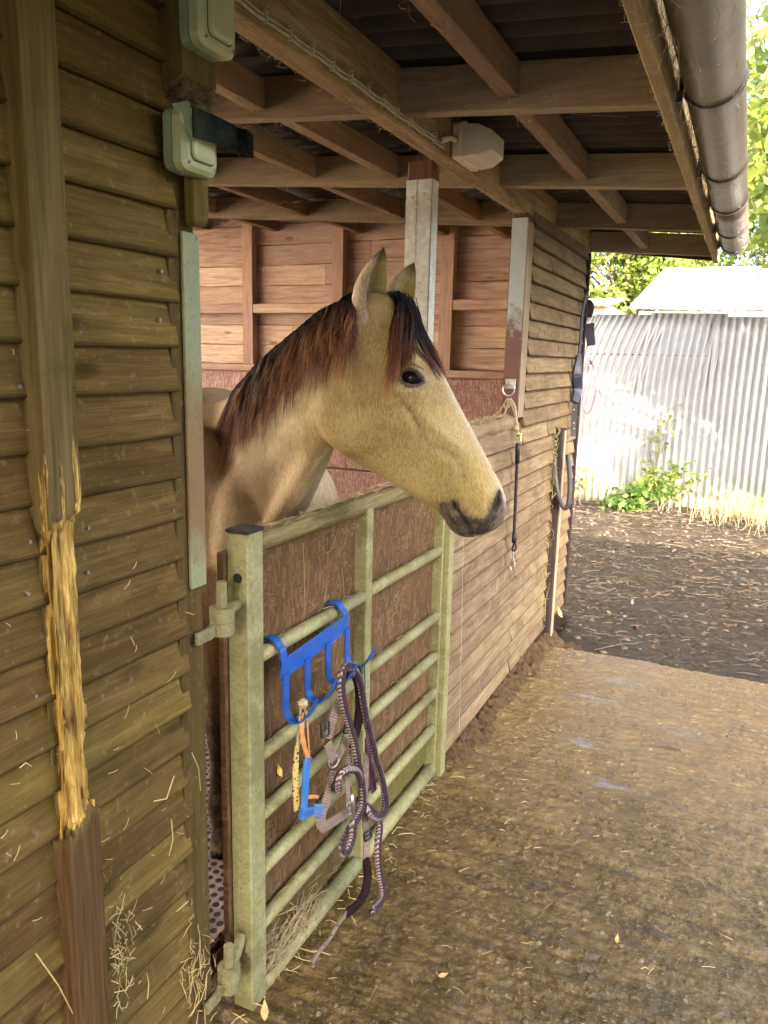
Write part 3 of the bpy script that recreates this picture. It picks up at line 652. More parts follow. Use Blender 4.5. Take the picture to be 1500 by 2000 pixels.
# ================================================================ ROOF
def rz(x): return 2.262 - 0.072 * x            # underside of the rafters
rf = thing('stable_roof', 'dark corrugated lean-to roof on dusty brown rafters and a heavy front beam', 'roof')
RY = [-1.9, -0.9, 0.1, 1.13, 2.09, 3.05, 4.02, 4.93]
RD = 0.115
for y in RY:
    mb = MB(); prof = [(-3.2, rz(-3.2)), (0.695, rz(0.695)), (0.695, rz(0.695) + RD), (-3.2, rz(-3.2) + RD)]
    mb.prism([(x, y, z) for x, z in prof], (0, 0, 0), (0, 0.05, 0)); mb.build('rafter', M['rafter'], rf, bevel=0.002)
mb = MB(); mb.box(-0.062, 0.0, -2.2, 4.99, 2.236, 2.385); o = mb.build('front_beam', M['beam'], rf, bevel=0.004); o['label'] = 'heavy orange brown front beam with a cable along its lower edge'
rg = random.Random(3)
for b in range(len(RY) - 1):
    ya, yb = RY[b] + 0.051, RY[b + 1] - 0.001
    for xc in (0.315, -0.45 + rg.uniform(-.03, .03), -0.86 + rg.uniform(-.03, .03), -1.45, -2.1, -2.7):
        zb = rz(xc) + 0.020 + rg.uniform(-0.005, 0.008)
        mb = MB(); mb.box(xc - 0.024, xc + 0.024, ya, yb, zb, zb + 0.085); mb.build('noggin', M['noggin'], rf, bevel=0.002)
# corrugated sheets: ribs run down the slope (x), so the profile waves along y
def sheet_v(y0, y1, x0, x1, up, zoff, pitch=0.094, amp=0.019, seg=10):
    ys = np.arange(y0, y1 + 1e-6, pitch / seg); xs = np.linspace(x0, x1, 8); V = []; F = []
    for s in (0, 1):
        for x in xs:
            for y in ys: V.append((x, y, rz(x) + RD + 0.004 + zoff + amp * (1 + math.sin(2 * math.pi * y / pitch)) + s * up))
    n_ = len(ys); m_ = len(xs); L = n_ * m_
    for s in (0, L):
        for i in range(m_ - 1):
            for j in range(n_ - 1): F.append((s + i * n_ + j, s + i * n_ + j + 1, s + (i + 1) * n_ + j + 1, s + (i + 1) * n_ + j))
    for i in range(m_ - 1):
        for j in (0, n_ - 1): F.append((i * n_ + j, (i + 1) * n_ + j, L + (i + 1) * n_ + j, L + i * n_ + j))
    for j in range(n_ - 1):
        for i in (0, m_ - 1): F.append((i * n_ + j, i * n_ + j + 1, L + i * n_ + j + 1, L + i * n_ + j))
    return np.array(V), np.array(F)
for k, (ya, yb) in enumerate(((-2.35, -0.55), (-0.6, 1.25), (1.2, 3.1), (3.05, 5.02))):
    V, F = sheet_v(ya, yb, -3.35, 0.79, 0.004, 0.0045 * (k % 2)); rawmesh('corrugated_sheet', V, F, M['roof_dark'], rf, smooth=True)
mb = MB(); mb.box(0.697, 0.726, -2.3, 5.0, 2.178, 2.335); mb.build('fascia_board', M['fascia'], rf, bevel=0.003)
mb = MB(); mb.prism([(-0.05, 4.985, rz(-0.05) + 0.01), (0.696, 4.985, rz(0.696) - 0.02), (0.696, 4.985, rz(0.696) + 0.12), (-0.05, 4.985, rz(-0.05) + 0.13)], (0, 0, 0), (0, 0.018, 0)); mb.build('barge_board', M['trim_dark'], rf)
# --- gutter
gt = thing('gutter', 'dusty brown plastic half-round gutter along the eaves', 'gutter')
GX, GZ, GR = 0.806, 2.262, 0.068
def half(y, r): return [(GX + r * math.cos(a), y, GZ - 0.012 * (y / 5) + r * math.sin(a) * 1.05) for a in np.linspace(math.pi, 2 * math.pi, 19)]
for (ya, yb) in ((-2.3, 1.02), (1.025, 3.42), (3.425, 4.66)):
    mb = MB(); o_ = [half(y, GR) for y in np.linspace(ya, yb, 6)]; i_ = [half(y, GR - 0.003) for y in np.linspace(ya, yb, 6)]
    mb.loft([a + b[::-1] for a, b in zip(o_, i_)]); mb.build('trough', M['gutter'], gt, smooth=True)
for y in (0.6, 1.32, 2.05, 2.85, 3.42, 4.05, 4.55):
    mb = MB(); r0, r1 = GR + 0.0008, GR + 0.006
    ra = [half(y + d, r0) for d in (0, 0.024)]; rb = [half(y + d, r1) for d in (0, 0.024)]
    mb.loft([a + b[::-1] for a, b in zip(ra, rb)])
    mb.box(0.7275, GX - GR + 0.004, y, y + 0.024, GZ - 0.06, GZ + 0.012); mb.build('bracket', M['gutter_clip'], gt, smooth=False)
mb = MB(); mb.loft([[(GX + (GR + 0.002) * math.cos(a), y, GZ - 0.011 + (GR + 0.002) * math.sin(a) * 1.05) for a in np.linspace(math.pi, 2 * math.pi, 19)] for y in (4.66, 4.668)]); mb.build('end_cap', M['gutter'], gt)

# --- cable clipped to the beam
cb = thing('cable', 'thin pale cable clipped along the lower edge of the front beam', 'cable')
pts = []; rg = random.Random(9)
for k in range(70):
    y = 0.8 + 1.62 * k / 69; pts.append((0.006, y, 2.252 + 0.002 * math.sin(k * 0.9) + rg.uniform(-0.0008, 0.0008)))
mb = MB(); mb.tube(pts, 0.0042, 6); mb.build('flex', M['twine'], cb, smooth=True)
mb = MB(); mb.tube([(p[0] + 0.001, p[1], p[2] + 0.009) for p in pts], 0.003, 6); mb.build('flex', M['twine'], cb, smooth=True)
for k in range(11):
    y = 1.42 + 0.092 * k; mb = MB(); mb.box(0.0005, 0.012, y, y + 0.006, 2.246, 2.268); mb.tube([(0.0, y + 0.003, 2.272), (0.013, y + 0.003, 2.274)], 0.0022, 6); mb.build('clip', M['plastic_cover'], cb)

# --- bulkhead light on the beam
bl = thing('bulkhead_light', 'dirty cream bulkhead light with a ribbed faceted lens on the beam', 'lamp')
ly0, ly1, lz0, lz1 = 2.50, 2.70, 2.238, 2.345
mb = MB(); mb.box(0.001, 0.036, ly0, ly1, lz0, lz1); o = mb.build('base', M['lamp_base'], bl, bevel=0.006)
for (yy, zz) in ((ly0 + 0.05, lz0 + 0.0), (ly1 - 0.05, lz0 + 0.0)):
    mb = MB(); mb.tube([(0.02, yy, zz + 0.001), (0.02, yy, zz - 0.0015)], 0.010, 12); mb.build('knockout', M['lamp_base'], o)
n = NT('lens'); v = n.coord((1, 1, 1), False); sx = n.t.nodes.new('ShaderNodeSeparateXYZ'); n.l(v, sx.inputs[0])
sw = n.math('SINE', n.math('MULTIPLY', n.math('ADD', sx.outputs[1], n.math('MULTIPLY', sx.outputs[0], 1.0)), 900.0))
n.fin(n.mix(n.noise(v, 14, 5), (0.60, 0.51, 0.35), (0.80, 0.73, 0.58)), 0.35, n.bump(sw, 0.5, 0.003), Transmission_Weight=0.12); M['lens'] = n.m
def rect(x, i): return [(x, ly0 + i, lz0 + i * 0.7), (x, ly1 - i, lz0 + i * 0.7), (x, ly1 - i, lz1 - i * 0.7), (x, ly0 + i, lz1 - i * 0.7)]
mb = MB(); mb.loft([rect(0.0365, 0.004), rect(0.085, 0.008), rect(0.128, 0.034)]); mb.build('lens', M['lens'], bl, bevel=0.003)
mb = MB(); mb.tube([(0.008, 2.40, 2.268), (0.02, 2.44, 2.285), (0.018, 2.498, 2.29)], 0.009, 8); mb.build('cable_gland', M['lamp_base'], bl, smooth=True)
for yy in (ly0 + 0.006, ly1 - 0.03):
    mb = MB(); mb.box(0.0, 0.05, yy, yy + 0.016, lz1 - 0.02, lz1 + 0.004); mb.build('clasp', M['lamp_base'], bl, bevel=0.003)

# ================================================================ SWITCHES
def switch(name, label, y0, z0, x0, h=0.125, wd=0.092, d=0.047):
    t = thing(name, label, 'switch'); e = d - 0.0285
    def rr(x, i, r=0.018):
        pts = []
        for cx, cz, a0 in ((y0 + wd - r - i, z0 + h - r - i, 0), (y0 + r + i, z0 + h - r - i, 90), (y0 + r + i, z0 + r + i, 180), (y0 + wd - r - i, z0 + r + i, 270)):
            for q in range(5):
                a = math.radians(a0 + 22.5 * q); pts.append((x, cx + r * math.cos(a), cz + r * math.sin(a)))
        return pts
    mb = MB(); mb.loft([rr(x0, 0.0), rr(x0 + e, 0.0)]); hs = mb.build('box', M['plastic_green'], t)
    mb = MB(); mb.loft([rr(x0 + e + 0.0025, -0.001), rr(x0 + d - 0.008, -0.001), rr(x0 + d, 0.006)]); cv = mb.build('cover', M['plastic_cover'], t)
    mb = MB(); mb.loft([rr(x0 + e, 0.003), rr(x0 + e + 0.0025, 0.003)]); mb.build('seal', M['black'], t)
    mb = MB(); mb.loft([rr(x0 + d + 0.0006, 0.017, 0.012), rr(x0 + d + 0.006, 0.018, 0.012), rr(x0 + d + 0.009, 0.024, 0.010)]); mb.build('rocker', M['plastic_cover'], t, smooth=False)
    mb = MB(); mb.loft([rr(x0 + d + 0.0001, 0.0150, 0.012), rr(x0 + d + 0.0005, 0.0150, 0.012)]); mb.build('rocker_seal', M['black'], t)
    for (yy, zz) in ((0.012, 0.012), (wd - 0.012, 0.012), (0.012, h - 0.012), (wd - 0.012, h - 0.012)):
        c = np.array([x0 + d - 0.003, y0 + yy, z0 + zz]); mb = MB(); mb.tube([c, c + [0.0042, 0, 0]], 0.003, 8); mb.build('screw', M['nail'], t)
    mb = MB(); mb.tube([(x0 + 0.012, y0 + wd * 0.42, z0 + 0.001), (x0 + 0.012, y0 + wd * 0.42, z0 - 0.002)], 0.009, 14); mb.build('knockout', M['plastic_green'], hs)
    mb = MB(); mb.tube([(x0 + 0.010, y0 + 0.001, z0 + 0.06), (x0 + 0.010, y0 - 0.002, z0 + 0.06)], 0.009, 14); mb.build('knockout', M['plastic_green'], hs)
    return t
switch('light_switch', 'upper green plastic weatherproof switch on the post stub', 1.160, 2.118, 0.007, h=0.130, wd=0.100)
s2 = switch('light_switch', 'lower green plastic weatherproof switch with a flap of dark tape', 1.134, 1.914, -0.014, h=0.102, wd=0.094)
x = 0.042; mb = MB(); rings = []
for q in range(12):
    f = q / 11; y = 1.136 + 0.135 * f; xo = x + 0.006 + 0.020 * math.sin(f * 2.2) + (0.012 if f > .75 else 0)
    zt = 2.010 - 0.014 * f; zb = 1.962 - 0.006 * f
    rings.append([(xo, y, zt), (xo + 0.003, y + 0.001, zt), (xo + 0.003, y + 0.001, zb), (xo, y, zb)])
mb.loft(rings); mb.build('tape_flap', M['tape'], s2, smooth=False)
mb = MB(); mb.add([(0.010, 1.135, 2.019), (0.044, 1.137, 2.017), (0.046, 1.142, 1.955), (0.042, 1.1325, 1.959), (0.008, 1.1325, 2.017), (0.042, 1.134, 2.019)], [(0, 1, 2, 3), (4, 3, 2, 5)]); mb.build('tape_fold', M['plastic_green'], s2)

# ================================================================ GATE
gt = thing('stable_gate', 'galvanised seven-rail gate backed with brown chipboard', 'gate')
mb = MB(); mb.box(-0.056, 0.0, 1.350, 1.412, 0.0, 1.215); o = mb.build('hinge_stile', M['galv_gate'], gt, bevel=0.003)
mb = MB(); mb.box(-0.058, 0.002, 1.348, 1.414, 1.2155, 1.224); mb.build('end_cap', M['black'], o, bevel=0.002)
c = np.array([-0.026, 1.3488, 1.115]); mb = MB(); mb.tube([c + [0, 0.0006, 0], c - [0, 0.0006, 0]], 0.0115, 16); mb.build('bolt_hole', M['black'], o)
mb = MB(); mb.box(-0.050, -0.0, 1.945, 1.985, 0.02, 1.175); mb.build('centre_stile', M['galv_gate'], gt, bevel=0.003)
mb = MB(); mb.box(-0.046, -0.004, 2.585, 2.630, -0.005, 1.19); mb.box(-0.004, 0.018, 2.600, 2.648, -0.01, 1.18); mb.build('latch_stile', M['galv_gate'], gt, bevel=0.002)
top = [(-0.026, 1.4125, 1.187), (-0.026, 1.7, 1.183), (-0.026, 2.0, 1.181), (-0.026, 2.584, 1.178)]
mb = MB(); mb.tube(smooth_path(top, 6), 0.0265, 16); o = mb.build('top_rail', M['rail_top'], gt, smooth=True); o['label'] = 'thick grubby top rail with gnawed hay-strewn upper edge'
for z in (0.912, 0.660, 0.502, 0.352, 0.202, 0.030):
    for (a, b) in ((1.4125, 1.944), (1.9855, 2.584)):
        mb = MB(); mb.tube([(-0.018, a, z), (-0.018, b, z - 0.004)], 0.0185 if z > 0.1 else 0.025, 12); mb.build('rail', M['galv_gate'], gt, smooth=True)
for (a, b) in ((1.4125, 1.944), (1.9855, 2.584)):
    mb = MB(); mb.box(-0.054, -0.040, a, b, 0.055, 1.172); mb.build('panel', M['osb_gate'], gt)
mb = MB(); mb.box(-0.073, -0.0575, 1.338, 2.60, 0.03, 1.17); mb.build('inner_panel', M['osb_gate'], gt)
# latch plates on the far stile
for (pts) in (((2.642, 0.965), (2.80, 0.965), (2.735, 0.915), (2.68, 0.86), (2.642, 0.86)), ((2.642, 0.80), (2.665, 0.825), (2.80, 0.715), (2.642, 0.735))):
    mb = MB(); mb.prism([(0.0, y, z) for y, z in pts], (0, 0, 0), (0.006, 0, 0)); mb.build('latch_plate', M['hinge'], gt)
mb = MB(); mb.tube([(0.004, 2.69, 0.905), (0.013, 2.69, 0.905)], 0.009, 6); mb.build('latch_bolt', M['steel'], gt)
# hinge eyes on the gate
for (zc, lift) in ((1.055, 0), (0.165, 0.05)):
    mb = MB(); mb.tube([(-0.028, 1.3485, zc + lift), (-0.024, 1.318, zc + lift * 0.4), (-0.021, 1.290, zc)], 0.013, 10); mb.build('hinge_bolt', M['hinge'], gt, smooth=True)
    ring = []
    for a in np.linspace(0, 2 * math.pi, 25)[:-1]:
        cx, cy = -0.020 + 0.0 * a, 1.283
        ring.append([(cx + r * math.cos(a), cy + r * math.sin(a), zc + z) for r, z in ((0.0125, -0.015), (0.027, -0.015), (0.027, 0.015), (0.0125, 0.015))])
    mb = MB(); vs = [q for r in ring for q in r]; N = len(ring)
    mb.add(vs, [(4 * i + k, 4 * ((i + 1) % N) + k, 4 * ((i + 1) % N) + (k + 1) % 4, 4 * i + (k + 1) % 4) for i in range(N) for k in range(4)])
    mb.build('hinge_eye', M['hinge'], gt, smooth=False)
# gudgeon pins fixed to the wall end
for (zc, lab) in ((1.055, 'upper gate hinge pin on a flat bracket from the near wall'), (0.165, 'lower gate hinge pin near the floor beside the gate foot')):
    t = thing('hinge_pin', lab, 'hinge', 'gate hinge pins')
    mb = MB(); mb.tube([(-0.02, 1.283, zc - 0.045), (-0.02, 1.283, zc + 0.07)], 0.0115, 12); mb.build('pin', M['hinge'], t, smooth=False)
    mb = MB(); mb.tube([(-0.02, 1.283, zc - 0.048), (-0.02, 1.283, zc - 0.0165)], 0.026, 18); mb.build('collar', M['hinge'], t, bevel=0.003)
    mb = MB(); mb.box(-0.030, -0.018, 1.2460, 1.260, zc - 0.045, zc - 0.018); mb.box(-0.0255, -0.0145, 1.196, 1.2460, zc - 0.045, zc - 0.018); mb.build('strap', M['hinge'], t, bevel=0.002)
# ================================================================ HORSE
HO = np.array([-0.2, 1.65, 0.0]); HTH = math.radians(9.0)
HU = np.array([math.cos(HTH), math.sin(HTH), 0.0]); HN = np.array([-math.sin(HTH), math.cos(HTH), 0.0]); UPV = np.array([0, 0, 1.0])
def HP(px, py, lat=0.0):
    """photo pixel -> point on the plane of the head, lat metres off its middle plane (negative: near side)"""
    o = HO + HN * lat; r = ray(px, py); t = np.dot(o - CAM, HN) / np.dot(r, HN); return CAM + r * t
def HL(p):
    d = np.asarray(p) - HO; return np.stack([d @ HU, d @ HN, d[..., 2]], -1)      # head-local (u, lateral, z)
HH = np.array([0, .12, .3, .5, .7, .88, 1.0])
ST = [((738, 578), (640, 765), (.03, .055, .068, .072, .074, .060, .030)),
      ((792, 606), (634, 812), (.03, .055, .071, .077, .082, .070, .034)),
      ((826, 650), (640, 850), (.028, .052, .071, .080, .090, .078, .038)),
      ((852, 702), (660, 880), (.026, .048, .069, .081, .093, .078, .042)),
      ((876, 750), (692, 903), (.024, .044, .063, .075, .083, .068, .040)),
      ((900, 797), (730, 924), (.022, .039, .054, .067, .073, .057, .034)),
      ((925, 843), (770, 947), (.020, .035, .046, .057, .063, .050, .030)),
      ((947, 886), (808, 971), (.018, .032, .041, .049, .055, .046, .028)),
      ((966, 922), (842, 990), (.018, .034, .043, .048, .052, .046, .028)),
      ((981, 953), (862, 1006), (.020, .037, .047, .052, .056, .051, .031)),
      ((988, 980), (872, 1022), (.020, .038, .048, .054, .058, .052, .031)),
      ((987, 1003), (885, 1039), (.018, .035, .045, .051, .053, .045, .026)),
      ((979, 1025), (908, 1049), (.012, .026, .035, .040, .040, .034, .018)),
      ((963, 1036), (926, 1046), (.005, .012, .016, .018, .018, .016, .008))]
def interp_st(n):
    t = np.linspace(0, len(ST) - 1, n); k = np.arange(len(ST))
    D = np.array([HP(*s[0]) for s in ST]); Vv = np.array([HP(*s[1]) for s in ST]); W = np.array([s[2] for s in ST])
    def cub(A):
        out = []
        for q in t:
            i = min(int(q), len(ST) - 2); f = q - i
            p0, p1, p2, p3 = A[max(i - 1, 0)], A[i], A[i + 1], A[min(i + 2, len(ST) - 1)]
            out.append(0.5 * (2 * p1 + (p2 - p0) * f + (2 * p0 - 5 * p1 + 4 * p2 - p3) * f * f + (3 * p1 - p0 - 3 * p2 + p3) * f ** 3))
        return np.array(out)
    return cub(D), cub(Vv), cub(W)
def ring_from(Dp, Vp, W, lat, nseg=24):
    hs = 0.5 - 0.5 * np.cos(np.linspace(0, math.pi, nseg)); 
    w = np.interp(hs, HH, W); w = np.where((hs < 1e-6) | (hs > 1 - 1e-6), 0, w)
    w *= np.clip(np.sqrt(np.clip(1 - ((hs - 0.5) / 0.5) ** 8, 0, 1)), 0, 1)
    c = Vp[None] + (Dp - Vp)[None] * hs[:, None]
    a = [c[i] - lat * w[i] for i in range(nseg)]; b = [c[i] + lat * w[i] for i in range(nseg - 2, 0, -1)]
    return a + b
hm = MB()
D, Vv, W = interp_st(60)
hm.loft([ring_from(D[i], Vv[i], W[i], HN) for i in range(60)])
# back of the skull, rounding into the neck
def ell(c, r, rot=None, nu=20, nv=14):
    rings = []
    for i in range(1, nv):
        a = math.pi * i / nv
        ring = []
        for j in range(nu):
            b = 2 * math.pi * j / nu; p = np.array([r[0] * math.cos(a), r[1] * math.sin(a) * math.cos(b), r[2] * math.sin(a) * math.sin(b)])
            if rot is not None: p = rot @ p
            ring.append(np.array(c) + p)
        rings.append(ring)
    hm.loft(rings)
HR = np.stack([HU, HN, UPV], 1)
ell(HP(735, 640), (0.105, 0.075, 0.085), HR)
# jowls: the round cheek plates
for s in (-1, 1):
    ell(HP(700, 800, 0) + HN * s * 0.034, (0.098, 0.040, 0.112), HR)
    ell(HP(790, 735, 0) + HN * s * 0.060, (0.052, 0.030, 0.040), HR)        # orbit
    ell(HP(718, 632, 0) + HN * s * 0.052, (0.036, 0.026, 0.050), HR)        # muscle round the ear base
# body frame
BF = np.array([math.cos(math.radians(-28)), math.sin(math.radians(-28)), 0.0]); BL = np.array([-BF[1], BF[0], 0.0])
BO = np.array([-0.26, 1.885, 0.0])
def sec(c, hz_t, hz_b, hw, lat, upv=UPV, n=28, e=2.2):
    ring = []
    for k in range(n):
        a = 2 * math.pi * k / n; ca, sa = math.cos(a), math.sin(a)
        f = (abs(ca) ** e + abs(sa) ** e) ** (-1 / e)
        ring.append(c + lat * hw * f * ca + upv * (hz_t if sa > 0 else hz_b) * f * sa)
    return ring
def body_c(s, z): return BO - BF * s + UPV * z
rs = []
for (s, t_, b_, hw) in ((-0.03, 1.14, 0.98, .08), (0.02, 1.24, 0.90, .15), (0.12, 1.35, 0.82, .205), (0.28, 1.43, 0.77, .235), (0.45, 1.495, 0.73, .245), (0.62, 1.475, 0.70, .265), (0.85, 1.43, 0.69, .295), (1.10, 1.425, 0.72, .30), (1.32, 1.47, 0.80, .285), (1.50, 1.45, 0.90, .25), (1.62, 1.36, 0.96, .19), (1.68, 1.24, 1.04, .10)):
    rs.append(sec(body_c(s, (t_ + b_) / 2), (t_ - b_) / 2, (t_ - b_) / 2, hw, BL))
hm.loft(rs)
# shoulder blades and breast muscles
RB = np.stack([BF, BL, UPV], 1)
for s in (-1, 1):
    ell(body_c(0.22, 1.13) + BL * s * 0.150, (0.16, 0.085, 0.27), RB)
    ell(body_c(0.04, 1.08) + BL * s * (0.125 if s > 0 else 0.085), (0.095, 0.105, 0.22), RB)
    ell(body_c(1.42, 1.12) + BL * s * 0.13, (0.24, 0.13, 0.30), RB)
# neck: crest line and throat line, lofted from withers to poll
NK = [(body_c(0.50, 1.47), body_c(0.02, 0.98), .150, BL),
      (PY(455, 775, 2.02), PY(560, 1040, 1.86), .128, BL * .8 + HN * .2),
      (PY(520, 706, 1.90), PY(598, 975, 1.80), .108, BL * .5 + HN * .5),
      (PY(590, 645, 1.80), PY(628, 918, 1.745), .088, BL * .25 + HN * .75),
      (PY(650, 603, 1.72), PY(652, 868, 1.70), .073, HN),
      (PY(712, 588, 1.68), PY(690, 800, 1.69), .062, HN)]
def cat(A, t):
    n_ = len(A); i = min(int(t), n_ - 2); f = t - i
    p0, p1, p2, p3 = A[max(i - 1, 0)], A[i], A[i + 1], A[min(i + 2, n_ - 1)]
    return 0.5 * (2 * p1 + (p2 - p0) * f + (2 * p0 - 5 * p1 + 4 * p2 - p3) * f * f + (3 * p1 - p0 - 3 * p2 + p3) * f ** 3)
CREST = [np.array(k[0], float) for k in NK]; THRO = [np.array(k[1], float) for k in NK]; NWD = [k[2] for k in NK]; NLT = [np.array(k[3], float) for k in NK]
rs = []
NPROF_H = np.array([0, .1, .3, .55, .8, .93, 1.0]); NPROF_W = np.array([.30, .72, 1.0, .95, .62, .38, .16])
for t in np.linspace(0, 5, 40):
    T_, B_ = cat(CREST, t), cat(THRO, t); wd = cat(np.array(NWD), t); lt = cat(NLT, t); lt = lt / np.linalg.norm(lt)
    hs = 0.5 - 0.5 * np.cos(np.linspace(0, math.pi, 20)); wv = np.interp(hs, NPROF_H, NPROF_W) * wd; wv[0] = wv[-1] = 0
    c = B_[None] + (T_ - B_)[None] * hs[:, None]
    rs.append([c[i] - lt * wv[i] for i in range(20)] + [c[i] + lt * wv[i] for i in range(18, 0, -1)])
hm.loft(rs)
# jugular furrow ridge on the near side and windpipe
hm.tube(smooth_path([PY(655, 790, 1.690), PY(628, 860, 1.700), PY(590, 935, 1.715), PY(545, 1000, 1.745), PY(500, 1060, 1.80)], 6), np.interp(np.linspace(0, 1, 25), [0, .3, .7, 1], [.016, .026, .032, .020]), 12)
# legs
def leg(c_top, zs, front=True):
    hm.tube([c_top + np.array(p) for p, r in zs], [r for p, r in zs], 14)
def v3(f, l, z): return BF * f + BL * l + UPV * z
for s in (-1, 1):
    c = body_c(0.14, 0) + BL * s * 0.145
    leg(c, [(v3(-.04, 0, .98), .115), (v3(-.01, 0, .82), .085), (v3(0, 0, .70), .062), (v3(0.005, 0, .56), .047), (v3(.012, 0, .49), .050), (v3(.008, 0, .44), .044), (v3(0, 0, .36), .031), (v3(0, 0, .24), .030), (v3(-.004, 0, .17), .040), (v3(.012, 0, .11), .034), (v3(.03, 0, .075), .046), (v3(.045, 0, .03), .058), (v3(.05, 0, .032), .060)])
    c = body_c(1.45, 0) + BL * s * 0.14
    leg(c, [(v3(.05, 0, 1.0), .15), (v3(.08, 0, .84), .115), (v3(.02, 0, .70), .075), (v3(-.07, 0, .58), .056), (v3(-.10, 0, .51), .056), (v3(-.085, 0, .44), .043), (v3(-.07, 0, .34), .034), (v3(-.055, 0, .22), .033), (v3(-.045, 0, .16), .043), (v3(-.02, 0, .10), .036), (v3(0, 0, .07), .048), (v3(.012, 0, .03), .06)])
tmp = hm.build('tmp_horse', M['black'])
for k, (typ, kw) in enumerate((('REMESH', dict(mode='VOXEL', voxel_size=0.0055)), ('SMOOTH', dict(iterations=16, factor=0.5)), ('SUBSURF', dict(levels=0)))):
    md = tmp.modifiers.new('m%d' % k, typ)
    for a_, b_ in kw.items(): setattr(md, a_, b_)
dg = bpy.context.evaluated_depsgraph_get(); me = bpy.data.meshes.new_from_object(tmp.evaluated_get(dg))
bpy.data.objects.remove(tmp)
# soften the trunk and neck muscles more than the head
tmp = bpy.data.objects.new('tmp_horse', me); COL.objects.link(tmp); vg = tmp.vertex_groups.new(name='soft')
co = np.empty(len(me.vertices) * 3, np.float32); me.vertices.foreach_get('co', co); co = co.reshape(-1, 3).astype(float); lu = HL(co)[:, 0]
wgt = np.clip((0.17 - lu) / 0.10, 0, 1) * np.clip((co[:, 2] - 0.70) / 0.15, 0, 1)
for q in range(1, 11):
    ids = np.nonzero((wgt > (q - 1) / 10) & (wgt <= q / 10))[0]
    if len(ids): vg.add(ids.tolist(), q / 10, 'REPLACE')
md = tmp.modifiers.new('s', 'SMOOTH'); md.iterations = 110; md.factor = 0.5; md.vertex_group = 'soft'
dg = bpy.context.evaluated_depsgraph_get(); dg.update(); me2 = bpy.data.meshes.new_from_object(tmp.evaluated_get(dg)); bpy.data.objects.remove(tmp); bpy.data.meshes.remove(me); me = me2
# refine the head only: one level of subdivision where detail is carved
bm = bmesh.new(); bm.from_mesh(me)
hc = Vector(HP(830, 830))
fs = [f for f in bm.faces if (f.calc_center_median() - hc).length < 0.42 and HL(np.array(f.calc_center_median()))[0] > 0.16]
es = list({e for f in fs for e in f.edges})
bmesh.ops.subdivide_edges(bm, edges=es, cuts=1, use_grid_fill=True, smooth=0.0)
bmesh.ops.triangulate(bm, faces=[f for f in bm.faces if len(f.verts) > 4])
bm.to_mesh(me); bm.free()
N = len(me.vertices); V = np.empty(N * 3, np.float32); me.vertices.foreach_get('co', V); V = V.reshape(-1, 3).astype(float)
def normals():
    me.vertices.foreach_set('co', V.astype(np.float32).ravel()); me.update()
    q = np.empty(N * 3, np.float32); me.vertices.foreach_get('normal', q); return q.reshape(-1, 3).astype(float)
NR = normals()
# trace features in the head's own plane (u, z); same on both sides
def uv_of(pts): return np.array([HL(HP(a, b, lt))[[0, 2]] for a, b, lt in pts])
def seg_dist(P2, path, closed=False):
    d = np.full(len(P2), 9.0); tt = np.zeros(len(P2)); n_ = len(path); m_ = n_ if closed else n_ - 1
    for i in range(m_):
        a, b = path[i], path[(i + 1) % n_]; ab = b - a; t = np.clip(((P2 - a) @ ab) / (ab @ ab), 0, 1)
        q = np.linalg.norm(P2 - (a + t[:, None] * ab), axis=1); u = q < d; d = np.where(u, q, d); tt = np.where(u, (i + t) / m_, tt)
    return d, tt
def inside(P2, poly):
    c = np.zeros(len(P2), bool); j = len(poly) - 1
    for i in range(len(poly)):
        xi, yi = poly[i]; xj, yj = poly[j]
        c ^= ((yi > P2[:, 1]) != (yj > P2[:, 1])) & (P2[:, 0] < (xj - xi) * (P2[:, 1] - yi) / (yj - yi + 1e-12) + xi); j = i
    return c
L = HL(V); UZ = L[:, [0, 2]]; lat = np.abs(L[:, 1]); isH = (L[:, 0] > 0.15) & (V[:, 2] > 1.12) & (lat < 0.16)
def brush(path, width, amt, smp=0.05, fade=True, side=True):
    global V
    P2 = uv_of([(a, b, -smp) for a, b in path]); d, tt = seg_dist(UZ, P2)
    g = np.exp(-(d / width) ** 2)
    if fade: g = g * np.clip(np.minimum(tt, 1 - tt) * 5, 0.15, 1)
    if side: g = g * np.clip((lat - 0.012) / 0.02, 0, 1)
    V[isH] += (NR * (g * amt)[:, None])[isH]
brush([(822, 800), (850, 835), (885, 868), (905, 890)], 0.013, 0.0050, .068)      # facial crest
brush([(790, 785), (806, 815), (822, 848)], 0.010, -0.0050, .075)                # hollow below the eye
brush([(838, 862), (880, 890), (905, 905)], 0.012, -0.0035, .06)
brush([(897, 905), (903, 940)], 0.010, -0.0035, .055)
brush([(850, 872), (820, 900), (800, 930)], 0.016, -0.0035, .055)
brush([(770, 712), (800, 700), (825, 712), (838, 735)], 0.012, 0.0055, .09)       # brow
brush([(775, 690), (810, 676)], 0.014, -0.0050, .08)                              # hollow above the eye
brush([(700, 700), (716, 760), (735, 830)], 0.020, -0.0025, .075)
brush([(765, 758), (790, 766), (820, 762)], 0.009, 0.0030, .09)
brush([(950, 950), (938, 985), (948, 1008)], 0.010, 0.0035, .055)                 # outer wing of the nostril
brush([(972, 945), (985, 965), (983, 990)], 0.009, 0.0030, .045)
brush([(905, 1000), (930, 1010), (955, 1015)], 0.012, 0.0020, .05)
brush([(880, 1000), (893, 1022), (912, 1038)], 0.010, 0.0030, .04)                # lower lip
